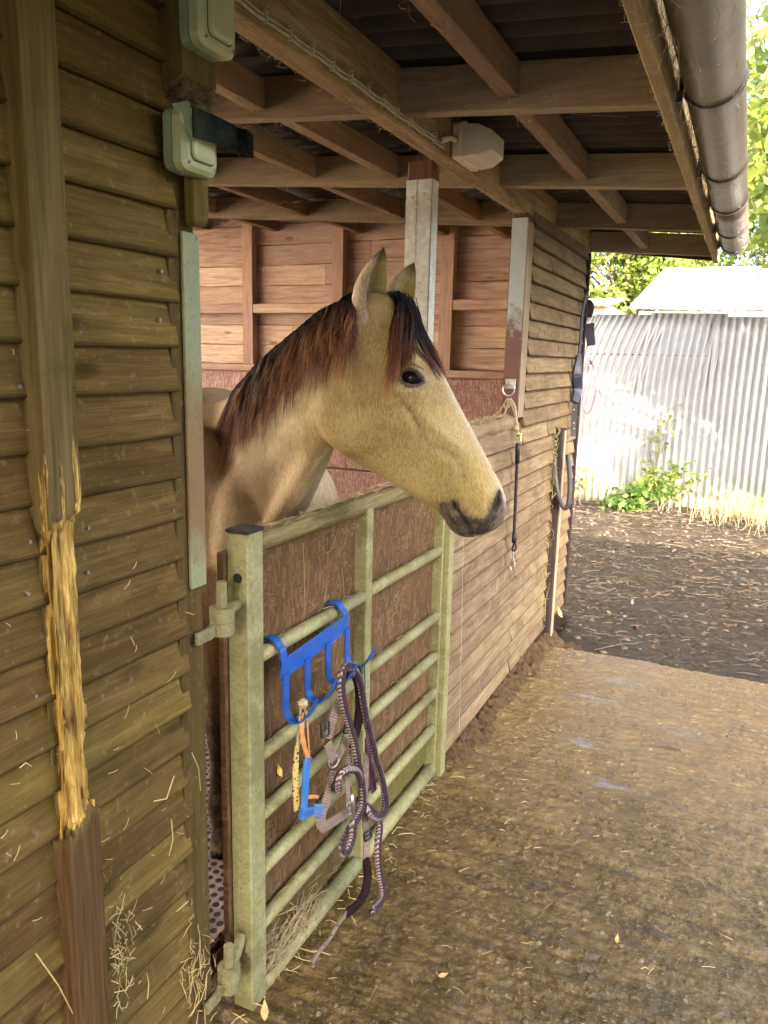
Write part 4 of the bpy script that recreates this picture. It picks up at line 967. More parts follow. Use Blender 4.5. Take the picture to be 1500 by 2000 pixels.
# nostril: a comma-shaped pit
nos = uv_of([(974, 957, -.045), (979, 968, -.042), (977, 985, -.045), (970, 1000, -.048), (961, 1003, -.05), (959, 992, -.052), (963, 976, -.052), (968, 964, -.05)])
dn, _ = seg_dist(UZ, nos, True); inn = inside(UZ, nos)
pit = np.where(inn, np.clip(dn / 0.005, 0, 1), 0) * isH * np.clip((lat - 0.014) / 0.008, 0, 1)
V += -HN[None] * np.sign(L[:, 1])[:, None] * (pit * 0.020)[:, None] - HU[None] * (pit * 0.006)[:, None]
rim = np.exp(-(dn / 0.0045) ** 2) * (~inn) * isH * np.clip((lat - 0.014) / 0.008, 0, 1)
V += NR * (rim * 0.0030)[:, None]
# mouth line
mth = uv_of([(886, 982, -.045), (893, 994, -.045), (903, 1007, -.045), (915, 1022, -.04), (929, 1037, -.032)])
dm, tm = seg_dist(UZ, mth)
V[isH] -= (NR * (np.exp(-(dm / 0.0038) ** 2) * 0.0125)[:, None])[isH]
# eye opening
EYE = uv_of([(778, 737, -.088), (787, 727, -.09), (799, 724, -.09), (811, 727, -.088), (820, 737, -.085), (824, 747, -.083), (812, 750, -.086), (799, 751, -.09), (787, 746, -.09)])
de, _ = seg_dist(UZ, EYE, True); ie = inside(UZ, EYE) & (lat > 0.05)
V += -HN[None] * np.sign(L[:, 1])[:, None] * (np.where(ie, np.clip(de / 0.004, 0, 1), 0) * isH * 0.016)[:, None]
lid = np.exp(-(de / 0.0045) ** 2) * (~ie) * isH * (lat > 0.05)
V += NR * (lid * 0.0042)[:, None]
NR = normals()
# ---- coat colours (own markings, with some light and shade painted in), in head-local or height terms
C3 = np.tile(np.array([[0.365, 0.272, 0.088]]), (N, 1))
def tint(col, m):
    global C3
    m = np.clip(m, 0, 1)[:, None]; C3 = C3 * (1 - m) + np.array(col)[None] * m
nz1 = fbm(V * 9, 4); nz2 = fbm(V * 45 + 3, 3)
neckm = np.clip((0.22 - L[:, 0]) / 0.16, 0, 1)
tint((0.57, 0.445, 0.265), neckm * 0.95)  # neck and body painted paler, as if lit from inside the stable
tint((0.235, 0.165, 0.055), np.clip(nz1 * 1.9 + 0.08, 0, 0.6))
tint((0.47, 0.36, 0.16), np.clip(-nz1 * 1.4, 0, 0.45) * isH)
tint((0.155, 0.110, 0.060), np.clip((0.90 - V[:, 2]) / 0.25, 0, 1))
tint((0.020, 0.014, 0.013), np.clip((0.62 - V[:, 2]) / 0.16 + nz1 * 0.4, 0, 1))
tint((0.06, 0.05, 0.042), np.clip((0.07 - V[:, 2]) / 0.008, 0, 1))                 # hooves
tint((0.40, 0.28, 0.07), np.exp(-((UZ - uv_of([(935, 930, -.05)])[0]) ** 2).sum(1) / 0.05 ** 2) * 0.7 * isH)
# dark muzzle
muz = uv_of([(858, 985, -.04), (888, 978, -.045), (899, 992, -.045), (912, 1008, -.045), (930, 1012, -.045), (947, 1012, -.045), (955, 1003, -.05), (962, 985, -.05), (968, 965, -.05), (980, 950, -.04), (996, 990, -.03), (990, 1040, 0), (940, 1060, 0), (890, 1055, 0), (868, 1025, -.02)])
dz, _ = seg_dist(UZ, muz, True); im = inside(UZ, muz)
sd = np.where(im, dz, -dz)
tint((0.11, 0.085, 0.055), np.clip((sd + 0.016 + nz1 * 0.012) / 0.016, 0, 1) * isH * 0.75)
tint((0.014, 0.011, 0.011), np.clip((sd + 0.006 + nz1 * 0.006) / 0.008, 0, 1) * isH)
tint((0.10, 0.07, 0.052), np.exp(-(seg_dist(UZ, uv_of([(862, 990, -.03), (872, 1012, -.03), (885, 1033, -.02)]))[0] / 0.011) ** 2) * 0.45 * isH)
lip = uv_of([(905, 998, -.045), (925, 1003, -.045), (948, 1003, -.045)])
tint((0.34, 0.25, 0.11), np.exp(-(seg_dist(UZ, lip)[0] / 0.010) ** 2) * 0.3 * isH * (dm > 0.006))
tint((0.006, 0.005, 0.005), np.clip(pit * 1.3, 0, 1))
tint((0.10, 0.085, 0.065), rim * 0.6)
tint((0.010, 0.008, 0.008), np.exp(-(dm / 0.0035) ** 2) * isH)
# grey inside of the nostril wing and white blaze edge
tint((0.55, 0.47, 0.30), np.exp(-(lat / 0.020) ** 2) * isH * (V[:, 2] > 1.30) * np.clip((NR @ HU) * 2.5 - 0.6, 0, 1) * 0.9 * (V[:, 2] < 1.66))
tint((0.60, 0.52, 0.40), np.exp(-((UZ - uv_of([(990, 965, 0)])[0]) ** 2).sum(1) / 0.035 ** 2) * (np.clip(1 - lat / 0.030, 0, 1)) * isH)
# eye surround
tint((0.17, 0.145, 0.075), np.exp(-(de / 0.016) ** 2) * isH * (lat > 0.05) * 0.75)
tint((0.015, 0.011, 0.010), np.clip(1.25 - de / 0.0042, 0, 1) * isH * (lat > 0.05))
tint((0.006, 0.004, 0.004), ie * 1.0 * isH)
tint((0.18, 0.14, 0.062), np.exp(-(seg_dist(UZ, uv_of([(790, 782, -.075), (808, 812, -.075), (824, 846, -.07)]))[0] / 0.008) ** 2) * 0.55 * isH)  # shade painted into the groove below the eye
tint((0.22, 0.165, 0.07), np.exp(-(seg_dist(UZ, uv_of([(835, 860, -.06), (870, 885, -.06), (898, 903, -.055), (904, 935, -.05)]))[0] / 0.009) ** 2) * 0.4 * isH)  # shade painted along the facial ridge and the dip beyond it
tint((0.30, 0.22, 0.09), np.clip(nz2 * 1.2, 0, 0.35))
C3 = np.clip(C3 * (1 + 0.18 * nz2[:, None]), 0.003, 1)
# fine lie of the coat
V += NR * (0.0007 * fbm(V * np.array([60, 60, 26.0]), 3))[:, None]
me.vertices.foreach_set('co', V.astype(np.float32).ravel())
at = me.color_attributes.new('col', 'FLOAT_COLOR', 'POINT'); at.data.foreach_set('color', np.concatenate([C3, np.ones((N, 1))], 1).astype(np.float32).ravel())
me.update(); me.shade_smooth()
def coat(name):
    n = NT(name); at = n.n('Attribute'); at.attribute_name = 'col'
    tc = n.t.nodes.new('ShaderNodeTexCoord')
    mp = n.t.nodes.new('ShaderNodeMapping'); mp.inputs['Rotation'].default_value = (0.15, -0.6, 0.1); mp.inputs['Scale'].default_value = (260, 260, 45); n.l(tc.outputs['Object'], mp.inputs[0])
    warp = n.n('TexNoise', Scale=9.0, Detail=2.0); n.l(tc.outputs['Object'], warp.inputs['Vector'])
    ad = n.t.nodes.new('ShaderNodeVectorMath'); ad.operation = 'MULTIPLY_ADD'; n.l(warp.outputs['Color'], ad.inputs[0]); ad.inputs[1].default_value = (14, 14, 9); n.l(mp.outputs[0], ad.inputs[2])
    f = n.noise(ad.outputs[0], 1.0, 3, 0.65)
    f2 = n.noise(tc.outputs['Object'], 240, 3, 0.6)
    c = n.mix(n.ramp(f, [(0.34, 0.42), (0.56, 0.0)]), at.outputs['Color'], (0.08, 0.055, 0.025))
    c = n.mix(n.ramp(f, [(0.52, 0.0), (0.74, 0.34)]), c, n.mix(0.55, at.outputs['Color'], (0.72, 0.62, 0.42)))
    rr = n.ramp(f2, [(0.3, 0.52), (0.7, 0.75)])
    nm = n.bump(f, 0.55, 0.003, n.bump(f2, 0.2, 0.002))
    n.fin(c, rr, nm, Sheen_Weight=0.12, Sheen_Roughness=0.4, Specular_IOR_Level=0.28); n.b.inputs['Sheen Tint'].default_value = (1, .93, .8, 1); return n.m
M['coat'] = coat('coat')
me.materials.append(M['coat'])
me.materials[0] = M['coat']
while len(me.materials) > 1: me.materials.pop(index=len(me.materials) - 1)
hr = thing('horse', 'buckskin horse with dark mane looking out over the stable gate', 'horse')
body = bpy.data.objects.new('body', me); COL.objects.link(body); body.parent = hr
BV = BVHTree.FromPolygons([tuple(q) for q in V], [tuple(p.vertices) for p in me.polygons])

# ---- ears: leaf-shaped cups with real thickness
def ear(base, tip, fwd, r0=0.026, turn=0.0, bend=0.10):
    base, tip = np.array(base), np.array(tip); ax = tip - base; Ln = np.linalg.norm(ax); ax /= Ln
    fwd = np.array(fwd, float); fwd -= ax * (fwd @ ax); fwd /= np.linalg.norm(fwd); sd = np.cross(ax, fwd)
    rings = []; cols = []; nt_, na = 26, 22
    for i in range(nt_):
        t = i / (nt_ - 1)
        r = r0 * (0.80 + 1.0 * t - 0.80 * t * t) if t < 0.4 else r0 * np.interp(t, [0.4, 0.55, 0.7, 0.82, 0.92, 1.0], [1.07, 1.02, .83, .58, .30, .02])
        open_ = math.radians(np.interp(t, [0, 0.18, 0.4, 0.7, 1], [6, 30, 52, 62, 60]))
        c = base + ax * Ln * t - fwd * (0.012 * math.sin(t * math.pi) ) + fwd * bend * Ln * (t ** 2) * 0.6
        outer, inner, oc, ic = [], [], [], []
        for k in range(na):
            a = open_ + (2 * math.pi - 2 * open_) * k / (na - 1)
            e = abs(k - (na - 1) / 2) / ((na - 1) / 2)          # 1 at the rims
            d = math.cos(a) * fwd * 0.85 + math.sin(a) * sd
            outer.append(c + d * r); inner.append(c + d * max(r - 0.0042 * (1 - 0.7 * e), r * 0.25))
            edge = max(0, (e - 0.86) / 0.14)
            dark = min(1, max(0, (t - 0.80) / 0.14))
            co = np.array([0.34, 0.265, 0.16]) * (1 - dark) + np.array([0.045, 0.034, 0.024]) * dark
            co = co * (1 - 0.70 * edge * (t > 0.15) * (0.5 + 0.5 * t)) 
            ci = np.array([0.44, 0.37, 0.14]) * (0.40 + 0.75 * min(1, t * 1.3)) * (1 - 0.25 * (1 - e))
            ci = ci * (1 - dark * 0.8)
            oc.append((*co, 1)); ic.append((*ci, 1))
        rings.append(outer + inner[::-1]); cols += oc + ic[::-1]
    mb = MB(); mb.loft(rings, True, True, cols)
    V_ = np.array(mb.v)
    o = mb.build('ear', M['coat'], hr, smooth=True, colattr=True)
    # soft hair tuft along the opening
    return o
ear(HP(716, 655, -0.036), HP(742, 480, -0.080), HU * 0.86 - HN * 0.40, 0.0400)
ear(HP(766, 632, 0.036), HP(806, 513, 0.080), HU * 0.80 - HN * 0.62, 0.0370, bend=0.06)

# ---- eyes
n = NT('eye'); v = n.coord((1, 1, 1), False)
n.fin(n.mix(n.noise(v, 60, 3), (0.006, 0.004, 0.004), (0.020, 0.011, 0.008)), 0.10, None, IOR=1.28); M['eye'] = n.m
for s in (-1, 1):
    c = HL(HP(801, 738, -0.075)); pc = HO + HU * c[0] + HN * (0.0672 * s) + UPV * c[2]
    bm = bmesh.new(); bmesh.ops.create_uvsphere(bm, u_segments=32, v_segments=20, radius=0.0215); m2 = bpy.data.meshes.new('eye'); bm.to_mesh(m2); bm.free()
    m2.shade_smooth(); m2.materials.append(M['eye']); eo = bpy.data.objects.new('eye', m2); COL.objects.link(eo); eo.parent = hr
    eo.location = pc; eo.scale = (1.18, 0.95, 0.82); eo.rotation_euler = (0, 0, HTH)
# eyelids
for s in (-1, 1):
    def lidp(pts, off): 
        out = []
        for a, b in pts:
            c = HL(HP(a, b, -0.085)); p = HO + HU * c[0] + HN * (0.0865 * s) + UPV * c[2]; out.append(p + HN * s * off)
        return smooth_path(out, 5)
    mb = MB(); P = lidp([(776, 738), (784, 728), (797, 722), (811, 724), (821, 735), (826, 747)], 0.0); k = len(P)
    mb.tube([p - HN * s * 0.006 * abs(2 * i / (k - 1) - 1) ** 2 for i, p in enumerate(P)], np.interp(np.linspace(0, 1, k), [0, .3, .7, 1], [.0018, .0046, .0046, .002]), 10, col=(0.030, 0.024, 0.016, 1)); mb.build('upper_eyelid', M['coat'], hr, smooth=True, colattr=True)
    mb = MB(); P = lidp([(776, 719), (786, 712), (799, 708), (814, 711), (828, 722)], 0.002); k = len(P)
    mb.tube([p - HN * s * 0.009 * abs(2 * i / (k - 1) - 1) ** 2 for i, p in enumerate(P)], np.interp(np.linspace(0, 1, k), [0, .3, .7, 1], [.002, .0062, .0062, .002]), 10, col=(0.27, 0.20, 0.072, 1)); mb.build('brow_fold', M['coat'], hr, smooth=True, colattr=True)
    mb = MB(); P = lidp([(777, 741), (787, 749), (799, 754), (813, 753), (826, 749)], -0.001); k = len(P)
    mb.tube([p - HN * s * 0.006 * abs(2 * i / (k - 1) - 1) ** 2 for i, p in enumerate(P)], np.interp(np.linspace(0, 1, k), [0, .3, .7, 1], [.0016, .0030, .0030, .0018]), 10, col=(0.085, 0.065, 0.038, 1)); mb.build('lower_eyelid', M['coat'], hr, smooth=True, colattr=True)
# ---- hair
n = NT('hair'); at = n.n('Attribute'); at.attribute_name = 'col'
n.fin(at.outputs['Color'], 0.5, None, Specular_IOR_Level=0.25); M['hair'] = n.m
def strands(name, locks, parent, mat, width=0.0011):
    """locks: list of (root pts Nx3 functions...) already as polylines with colours"""
    V_, F_, C_ = [], [], []
    for pts, cols, wd in locks:
        pts = np.array(pts); n_ = len(pts); t = np.gradient(pts, axis=0); t /= np.linalg.norm(t, axis=1)[:, None] + 1e-9
        vd = pts - CAM; sd = np.cross(t, RNG.normal(size=3) + np.array([0, -1.2, 0])); sd /= np.linalg.norm(sd, axis=1)[:, None] + 1e-9
        nb = np.cross(t, sd); o = len(V_) and sum(len(q) for q in V_) or 0
        wv = (wd * np.interp(np.linspace(0, 1, n_), [0, .15, .7, 1], [.7, 1, .8, .15]))[:, None]
        ring = np.stack([pts + sd * wv, pts - sd * wv * .5 + nb * wv * .85, pts - sd * wv * .5 - nb * wv * .85], 1)
        V_.append(ring.reshape(-1, 3)); C_.append(np.repeat(np.concatenate([cols, np.ones((n_, 1))], 1), 3, 0))
        i = np.arange(n_ - 1)[:, None] * 3; j = np.arange(3)[None]; j2 = (j + 1) % 3
        F_.append(o + np.stack([i + j, i + j2, i + 3 + j2, i + 3 + j], -1).reshape(-1, 4))
    return rawmesh(name, np.concatenate(V_), np.concatenate(F_), mat, parent, True, np.concatenate(C_))
def keep_out(p, off):
    co, nn, idx, dist = BV.find_nearest(Vector(p))
    if co is None: return p
    co = np.array(co); nn = np.array(nn); d = (p - co) @ nn
    if d < off and dist < 0.10: return p + nn * (off - d)
    return p
def hair_col(f, redness, n_):
    f = np.asarray(f)[:, None]
    blk = np.array([[0.010, 0.0085, 0.011]]); red = np.array([[0.125, 0.044, 0.020]]); tipc = np.array([[0.34, 0.155, 0.055]])
    a = np.clip((f - (0.50 - 0.42 * redness)) / 0.33, 0, 1); b = np.clip((f - (0.88 - 0.33 * redness)) / 0.25, 0, 1) * redness
    return (blk * (1 - a * 0.85) + red * a * 0.85) * (1 - b) + tipc * b
LK = []
rg = np.random.default_rng(12)
nlock = 92
for k in range(nlock):
    t = 1.42 + 3.54 * (k + rg.uniform(-.4, .4)) / nlock          # along the crest, withers -> poll
    T_ = cat(CREST, min(t, 4.95)); lt = cat(NLT, min(t, 4.95)); lt = lt / np.linalg.norm(lt)
    Ln = np.interp(t, [0.5, 1.2, 2.2, 3.2, 4.2, 5], [.25, .28, .26, .21, .18, .155]) * rg.uniform(0.45, 1.15)
    red = rg.uniform(0.25, 1.05)
    nst = 32
    back = cat(CREST, max(t - 0.3, 0)) - T_; back /= np.linalg.norm(back) + 1e-9
    tip = T_ - lt * np.interp(t, [0.5, 2, 5], [.13, .115, .095]) * rg.uniform(.8, 1.15) + back * Ln * rg.uniform(-0.06, 0.20) - UPV * Ln
    for q in range(nst):
        j = rg.normal(size=3) * (0.006 if rg.random() < .88 else 0.026)
        root = T_ + back * rg.uniform(-.016, .016) + lt * rg.uniform(-.012, .008) - UPV * 0.006
        l2 = rg.uniform(0.75, 1.08)
        mid1 = T_ + UPV * rg.uniform(0.004, 0.018) - lt * rg.uniform(.018, .034)
        mid2 = T_ * 0.45 + tip * 0.55 - lt * 0.03 + rg.normal(size=3) * 0.009
        end = T_ + (tip - T_) * l2 + j
        ts = np.linspace(0, 1, 11)
        B = [(1 - s) ** 3 * root + 3 * (1 - s) ** 2 * s * mid1 + 3 * (1 - s) * s * s * mid2 + s ** 3 * end for s in ts]
        off = rg.uniform(0.003, 0.014)
        B = [B[0]] + [keep_out(p, off) for p in B[1:]]
        wob = rg.normal(size=3) * 0.004; B = [p + wob * math.sin(3 * s + q) * s for p, s in zip(B, ts)]
        LK.append((B, hair_col(ts * l2, np.clip(red + rg.normal() * .2, 0, 1), 11) * rg.uniform(.75, 1.35), rg.uniform(.0005, .0012)))
mn = strands('mane', LK, hr, M['hair']); mn['label'] = 'black mane bleaching to rust red tips'
# forelock: over the poll, falling in front of the near ear and down the brow
LK = []
rootc = HP(783, 603, 0.0) + UPV * 0.006
fl = [([(786, 600, -.01), (768, 650, -.085), (764, 720, -.099), (748, 785, -.100)], 0.17, 70, 1.1),
      ([(788, 600, -.01), (775, 640, -.080), (772, 700, -.100), (758, 752, -.103)], 0.16, 130, 0.75),
      ([(792, 600, -.005), (790, 650, -.080), (786, 690, -.096), (776, 716, -.100)], 0.14, 210, 0.3),
      ([(795, 602, 0), (800, 640, -.070), (798, 680, -.090), (786, 708, -.097)], 0.13, 150, 0.12),
      ([(798, 604, 0), (822, 650, -.030), (845, 690, -.020), (868, 735, -.010)], 0.13, 90, 0.3),
      ([(768, 590, -.01), (782, 600, -.045), (778, 650, -.088), (770, 705, -.100)], .15, 150, .3),
      ([(772, 590, .01), (792, 604, -.02), (800, 640, -.065), (796, 690, -.09)], .15, 150, .1),
      ([(798, 604, 0), (815, 655, -.055), (838, 705, -.045), (862, 745, -.030)], 0.13, 34, 0.25)]
for pts, _, cnt, red in fl:
    W3 = [HP(a, b, c) for a, b, c in pts]; W3[0] = W3[0] + UPV * 0.012 + HN * 0.004; path = np.array(smooth_path(W3, 4))
    for q in range(cnt):
        j0, j1 = rg.normal(size=3) * 0.007, rg.normal(size=3) * np.array([.010, .006, .014]) * (0.55 if cnt < 100 else 1.0)
        l2 = rg.uniform(.70, 1.05); ts = np.linspace(0, 1, len(path))
        B = [np.array([np.interp(s * l2, ts, path[:, i]) for i in range(3)]) + j0 * (1 - s) + j1 * s for s in ts]
        off = rg.uniform(0.002, 0.011); B = [B[0]] + [keep_out(p, off) for p in B[1:]]
        LK.append((B, hair_col(ts * l2, np.clip(red + rg.normal() * .22, 0, 1), len(ts)) * rg.uniform(.8, 1.3), rg.uniform(.0007, .0013)))
fo = strands('forelock', LK, hr, M['hair']); fo['label'] = 'dark forelock with orange ends over the brow'
# short coat hair over head, neck and chest: tiny tapered blades lying with the coat
me.calc_loop_triangles(); nt3 = len(me.loop_triangles); TR = np.empty(nt3 * 3, np.int32); me.loop_triangles.foreach_get('vertices', TR); TR = TR.reshape(-1, 3)
A_, B_, C_ = V[TR[:, 0]], V[TR[:, 1]], V[TR[:, 2]]; cr = np.cross(B_ - A_, C_ - A_); ar = np.linalg.norm(cr, axis=1); fn = cr / (ar[:, None] + 1e-12)
cen = (A_ + B_ + C_) / 3; lc = HL(cen)
near_ = ((CAM[None] - cen) * fn).sum(1) > -0.15 * np.linalg.norm(CAM[None] - cen, axis=1)
dist_eye = np.linalg.norm(lc[:, [0, 2]] - HL(HP(801, 738, -.085))[[0, 2]], axis=1)
ok = (cen[:, 2] > 0.95) & (cen[:, 0] > -0.75) & near_ & (dist_eye > 0.036)
vc = C3[TR].mean(1); ok &= vc.sum(1) > 0.16
wgt = ar * ok; wgt = wgt * np.where(lc[:, 0] > 0.15, 1.5, 1.0); wgt /= wgt.sum(); NF = 95000
pick = rg.choice(nt3, NF, p=wgt); r1, r2_ = np.sqrt(rg.random(NF)), rg.random(NF)
p0 = A_[pick] * (1 - r1)[:, None] + B_[pick] * (r1 * (1 - r2_))[:, None] + C_[pick] * (r1 * r2_)[:, None]; nn_ = fn[pick]; lp = HL(p0)
hd = np.clip((lp[:, 0] - 0.15) / 0.08, 0, 1)[:, None]
flow = (-UPV[None] * 1.0 - HU[None] * 0.25) * (1 - hd) + (-UPV[None] * 0.75 + HU[None] * 0.15) * hd
flow = flow + 0.55 * np.stack([fbm(p0 * 7 + 3, 2), fbm(p0 * 7 + 40, 2), fbm(p0 * 7 + 90, 2)], -1) + rg.normal(size=(NF, 3)) * 0.22
flow -= nn_ * (flow * nn_).sum(1)[:, None]; flow /= np.linalg.norm(flow, axis=1)[:, None] + 1e-9
sdv = np.cross(flow, nn_); Lh = (rg.uniform(.006, .011, NF) * np.where(lp[:, 0] > .15, .85, 1.4))[:, None]; wd = rg.uniform(.00022, .00042, NF)[:, None]
root = p0 - nn_ * .0004; tipp = p0 + flow * Lh + nn_ * Lh * rg.uniform(.10, .30, NF)[:, None]
FV = np.stack([root - sdv * wd, root + sdv * wd, tipp], 1).reshape(-1, 3)
fcv = np.clip(vc[pick] * rg.uniform(.62, 1.55, NF)[:, None], 0.003, .9); fcv = np.concatenate([fcv, np.ones((NF, 1))], 1)
n = NT('fur'); at = n.n('Attribute'); at.attribute_name = 'col'; n.fin(at.outputs['Color'], 0.6, None, Specular_IOR_Level=0.3); M['fur'] = n.m
fu = rawmesh('fur', FV, np.arange(len(FV)).reshape(-1, 3), M['fur'], hr, False, np.repeat(fcv, 3, 0)); fu['kind'] = 'stuff'
# tail
LK = []
for q in range(260):
    a = body_c(1.66, 1.30) + rg.normal(size=3) * 0.018; e = body_c(1.80, 0.55) + rg.normal(size=3) * np.array([.05, .05, .08])
    m = body_c(1.84, 1.15) + rg.normal(size=3) * 0.02; ts = np.linspace(0, 1, 9)
    LK.append(([(1 - s) ** 2 * a + 2 * s * (1 - s) * m + s * s * e for s in ts], hair_col(ts * .5, .2, 9), .0022))
strands('tail', LK, hr, M['hair'])
# whiskers on the chin
LK = []
for q in range(26):
    p = HP(rg.uniform(880, 925), rg.uniform(1030, 1048), rg.uniform(-.03, .03)); co, nn, _, _ = BV.find_nearest(Vector(p)); co, nn = np.array(co), np.array(nn)
    ts = np.linspace(0, 1, 5); Ln = rg.uniform(.012, .032)
    LK.append(([co + nn * Ln * s - UPV * .012 * s * s for s in ts], np.tile([[.30, .24, .16]], (5, 1)), .0004))
tag(strands('whiskers', LK, hr, M['hair']), None, kind='stuff')
# ================================================================ TACK ON THE GATE
RX = 0.016
def ribbon(mb, path, width, th=0.0022, up=None, n=6, wnorm=None):
    """flat strap along a path; width vector is across the path, facing +x by default"""
    P = smooth_path(path, n) if len(path) > 2 else [np.array(p, float) for p in path]
    P = [np.array(p) for p in P]; m_ = len(P); rings = []; d = 0; cols = []
    wv = width if hasattr(width, '__len__') else [width] * m_
    if len(wv) != m_: wv = np.interp(np.linspace(0, 1, m_), np.linspace(0, 1, len(wv)), wv)
    for i in range(m_):
        t = P[min(i + 1, m_ - 1)] - P[max(i - 1, 0)]; t = t / (np.linalg.norm(t) + 1e-9)
        f = np.array(up if up is not None else (0.93, -0.36, 0.0)); s = np.cross(t, f); s /= np.linalg.norm(s) + 1e-9; f = np.cross(s, t)
        if i: d += np.linalg.norm(P[i] - P[i - 1])
        rings.append([P[i] + s * wv[i] / 2 - f * th / 2, P[i] + s * wv[i] / 2 + f * th / 2, P[i] - s * wv[i] / 2 + f * th / 2, P[i] - s * wv[i] / 2 - f * th / 2])
        cols += [(0, d, 0, 1), (0, d, 0, 1), (1, d, 0, 1), (1, d, 0, 1)]
    mb.loft(rings, True, True, cols); return mb
def strap(name, path, width, mat, parent, th=0.003, up=None):
    width = np.array(width) * 1.2 if hasattr(width, '__len__') else width * 1.2
    mb = MB(); ribbon(mb, path, width, th, up); return mb.build(name, mat, parent, colattr=True)
def rope_mesh(mb, path, r, n=7):
    P = smooth_path(path, n); rings = []; d = 0; cols = []; t0 = np.array([1.0, 0, 0])
    for i in range(len(P)):
        t = P[min(i + 1, len(P) - 1)] - P[max(i - 1, 0)]; t /= np.linalg.norm(t) + 1e-9
        t0 = t0 - t * (t0 @ t); t0 /= np.linalg.norm(t0) + 1e-9; b = np.cross(t, t0)
        if i: d += np.linalg.norm(P[i] - P[i - 1])
        ring = []
        for k in range(16):
            a = 2 * math.pi * k / 16; rr = r * (1 + 0.05 * math.sin(d * 534 + a * 2)); ring.append(P[i] + rr * (math.cos(a) * t0 + math.sin(a) * b)); cols.append((k / 16, d, 0, 1))
        rings.append(ring)
    mb.loft(rings, True, True, cols)

# --- blue hook rack hung over the second rail
rk = thing('hook_rack', 'bright blue metal rack with four hooks hung over the second gate rail', 'rack')
by0, by1 = 1.452, 1.792; bz = lambda y: 0.842 + (y - 1.45) * 0.05
mb = MB(); mb.prism([(RX, by0, bz(by0)), (RX, by1, bz(by1)), (RX, by1, bz(by1) + 0.050), (RX, by0, bz(by0) + 0.050)], (0, 0, 0), (0.006, 0, 0)); mb.build('bar', M['blue'], rk, bevel=0.0015)
for y in (by0 + 0.013, by1 - 0.013):
    zr = 0.912; pts = [(RX + 0.003, y, bz(y) + 0.03)]
    for a in np.linspace(0, math.pi, 9): pts.append((-0.018 + 0.0285 * math.cos(a) + (0.006 if a == 0 else 0), y, zr + 0.0285 * math.sin(a)))
    pts += [(-0.0475, y, zr - 0.05)]
    mb = MB(); ribbon(mb, pts, 0.026, 0.005, up=(0, 0, 1), n=3)
    # strap cross-section runs along y
    rings = []; P = smooth_path(pts, 3); mb = MB()
    for i in range(len(P)):
        t = P[min(i + 1, len(P) - 1)] - P[max(i - 1, 0)]; t /= np.linalg.norm(t); f = np.cross(t, (0, 1, 0))
        rings.append([P[i] + np.array([0, s1 * 0.013, 0]) + f * s2 * 0.0025 for s1, s2 in ((-1, -1), (1, -1), (1, 1), (-1, 1))])
    mb.loft(rings); mb.build('rail_hook', M['blue'], rk)
HK = []
for i, y in enumerate((by0 + 0.013, 1.567, 1.672, by1 - 0.013)):
    z0 = bz(y) - (0.082 if i else 0.088)
    pts = [(RX + 0.009, y, bz(y) + 0.012), (RX + 0.009, y, bz(y) - 0.05), (RX + 0.0095, y, z0 + 0.012), (RX + 0.018, y, z0 - 0.008), (RX + 0.036, y + 0.003, z0 - 0.016), (RX + 0.058, y + 0.006, z0 - 0.006), (RX + 0.077, y + 0.008, z0 + 0.022), (RX + 0.088, y + 0.010, z0 + 0.048)]
    P = smooth_path(pts, 4); rings = []; mb = MB()
    for k in range(len(P)):
        t = P[min(k + 1, len(P) - 1)] - P[max(k - 1, 0)]; t /= np.linalg.norm(t); f = np.cross(t, (0, 1, 0)); wd = np.interp(k / (len(P) - 1), [0, .8, 1], [.0125, .0125, .008])
        rings.append([P[k] + np.array([0, s1 * wd, 0]) + f * s2 * 0.0022 for s1, s2 in ((-1, -1), (1, -1), (1, 1), (-1, 1))])
    mb.loft(rings); mb.build('hook', M['blue'], rk); HK.append((y, z0))

HX = 0.082
def W(px, py, x=HX): return PX(px, py, x)
# --- headcollar
hc_ = thing('headcollar', 'beige webbing headcollar with maroon padding hung on the blue rack', 'headcollar')
strap('cheek_strap', [W(672, 1338, .066), W(664, 1362), W(655, 1388), W(648, 1412), W(640, 1442)], 0.024, M['web'], hc_)
strap('cheek_strap', [W(640, 1452), W(645, 1468), W(653, 1484)], [0.020, 0.022, 0.020], M['web'], hc_)
def buckle(name, c, wx, hz, r, parent, mat, tilt=0.0):
    c = np.array(c); ax = np.array([0.36, 0.93, 0]); up = UPV * math.cos(tilt) + ax * math.sin(tilt); ax2 = ax * math.cos(tilt) - UPV * math.sin(tilt)
    pts = [c + ax2 * wx * a + up * hz * b for a, b in ((-1, -.8), (-1, .8), (-.8, 1), (.8, 1), (1, .8), (1, -.8), (.8, -1), (-.8, -1), (-1, -.8))]
    mb = MB(); mb.tube(pts, r, 8); o = mb.build(name, mat, parent, smooth=True)
    mb = MB(); mb.tube([c - ax2 * wx, c + ax2 * wx], r * 0.8, 6); mb.build('tongue_bar', mat, o); return o
buckle('buckle', W(635, 1424, HX + .006), 0.0125, 0.020, 0.0028, hc_, M['black'])
mb = MB(); c = W(634, 1418, HX + .004); mb.tube([c, c + [0.003, -.001, 0]], 0.003, 8); mb.build('eyelet', M['black'], hc_)
def ring(name, c, r, rt, parent, mat, ax=(0.36, 0.93, 0)):
    ax = np.array(ax); pts = [np.array(c) + ax * r * math.cos(a) + UPV * r * math.sin(a) for a in np.linspace(0, 2 * math.pi, 25)]
    mb = MB(); mb.tube(pts, rt, 8); return mb.build(name, mat, parent, smooth=True)
ring('ring', W(652, 1487), 0.0165, 0.0024, hc_, M['steel'])
ring('ring', W(681, 1492), 0.011, 0.0022, hc_, M['steel'])
strap('nose_strap', [W(652, 1506), W(645, 1536), W(634, 1572), W(626, 1602), W(634, 1618)], [.018, .024, .026, .026, .02], M['web'], hc_)
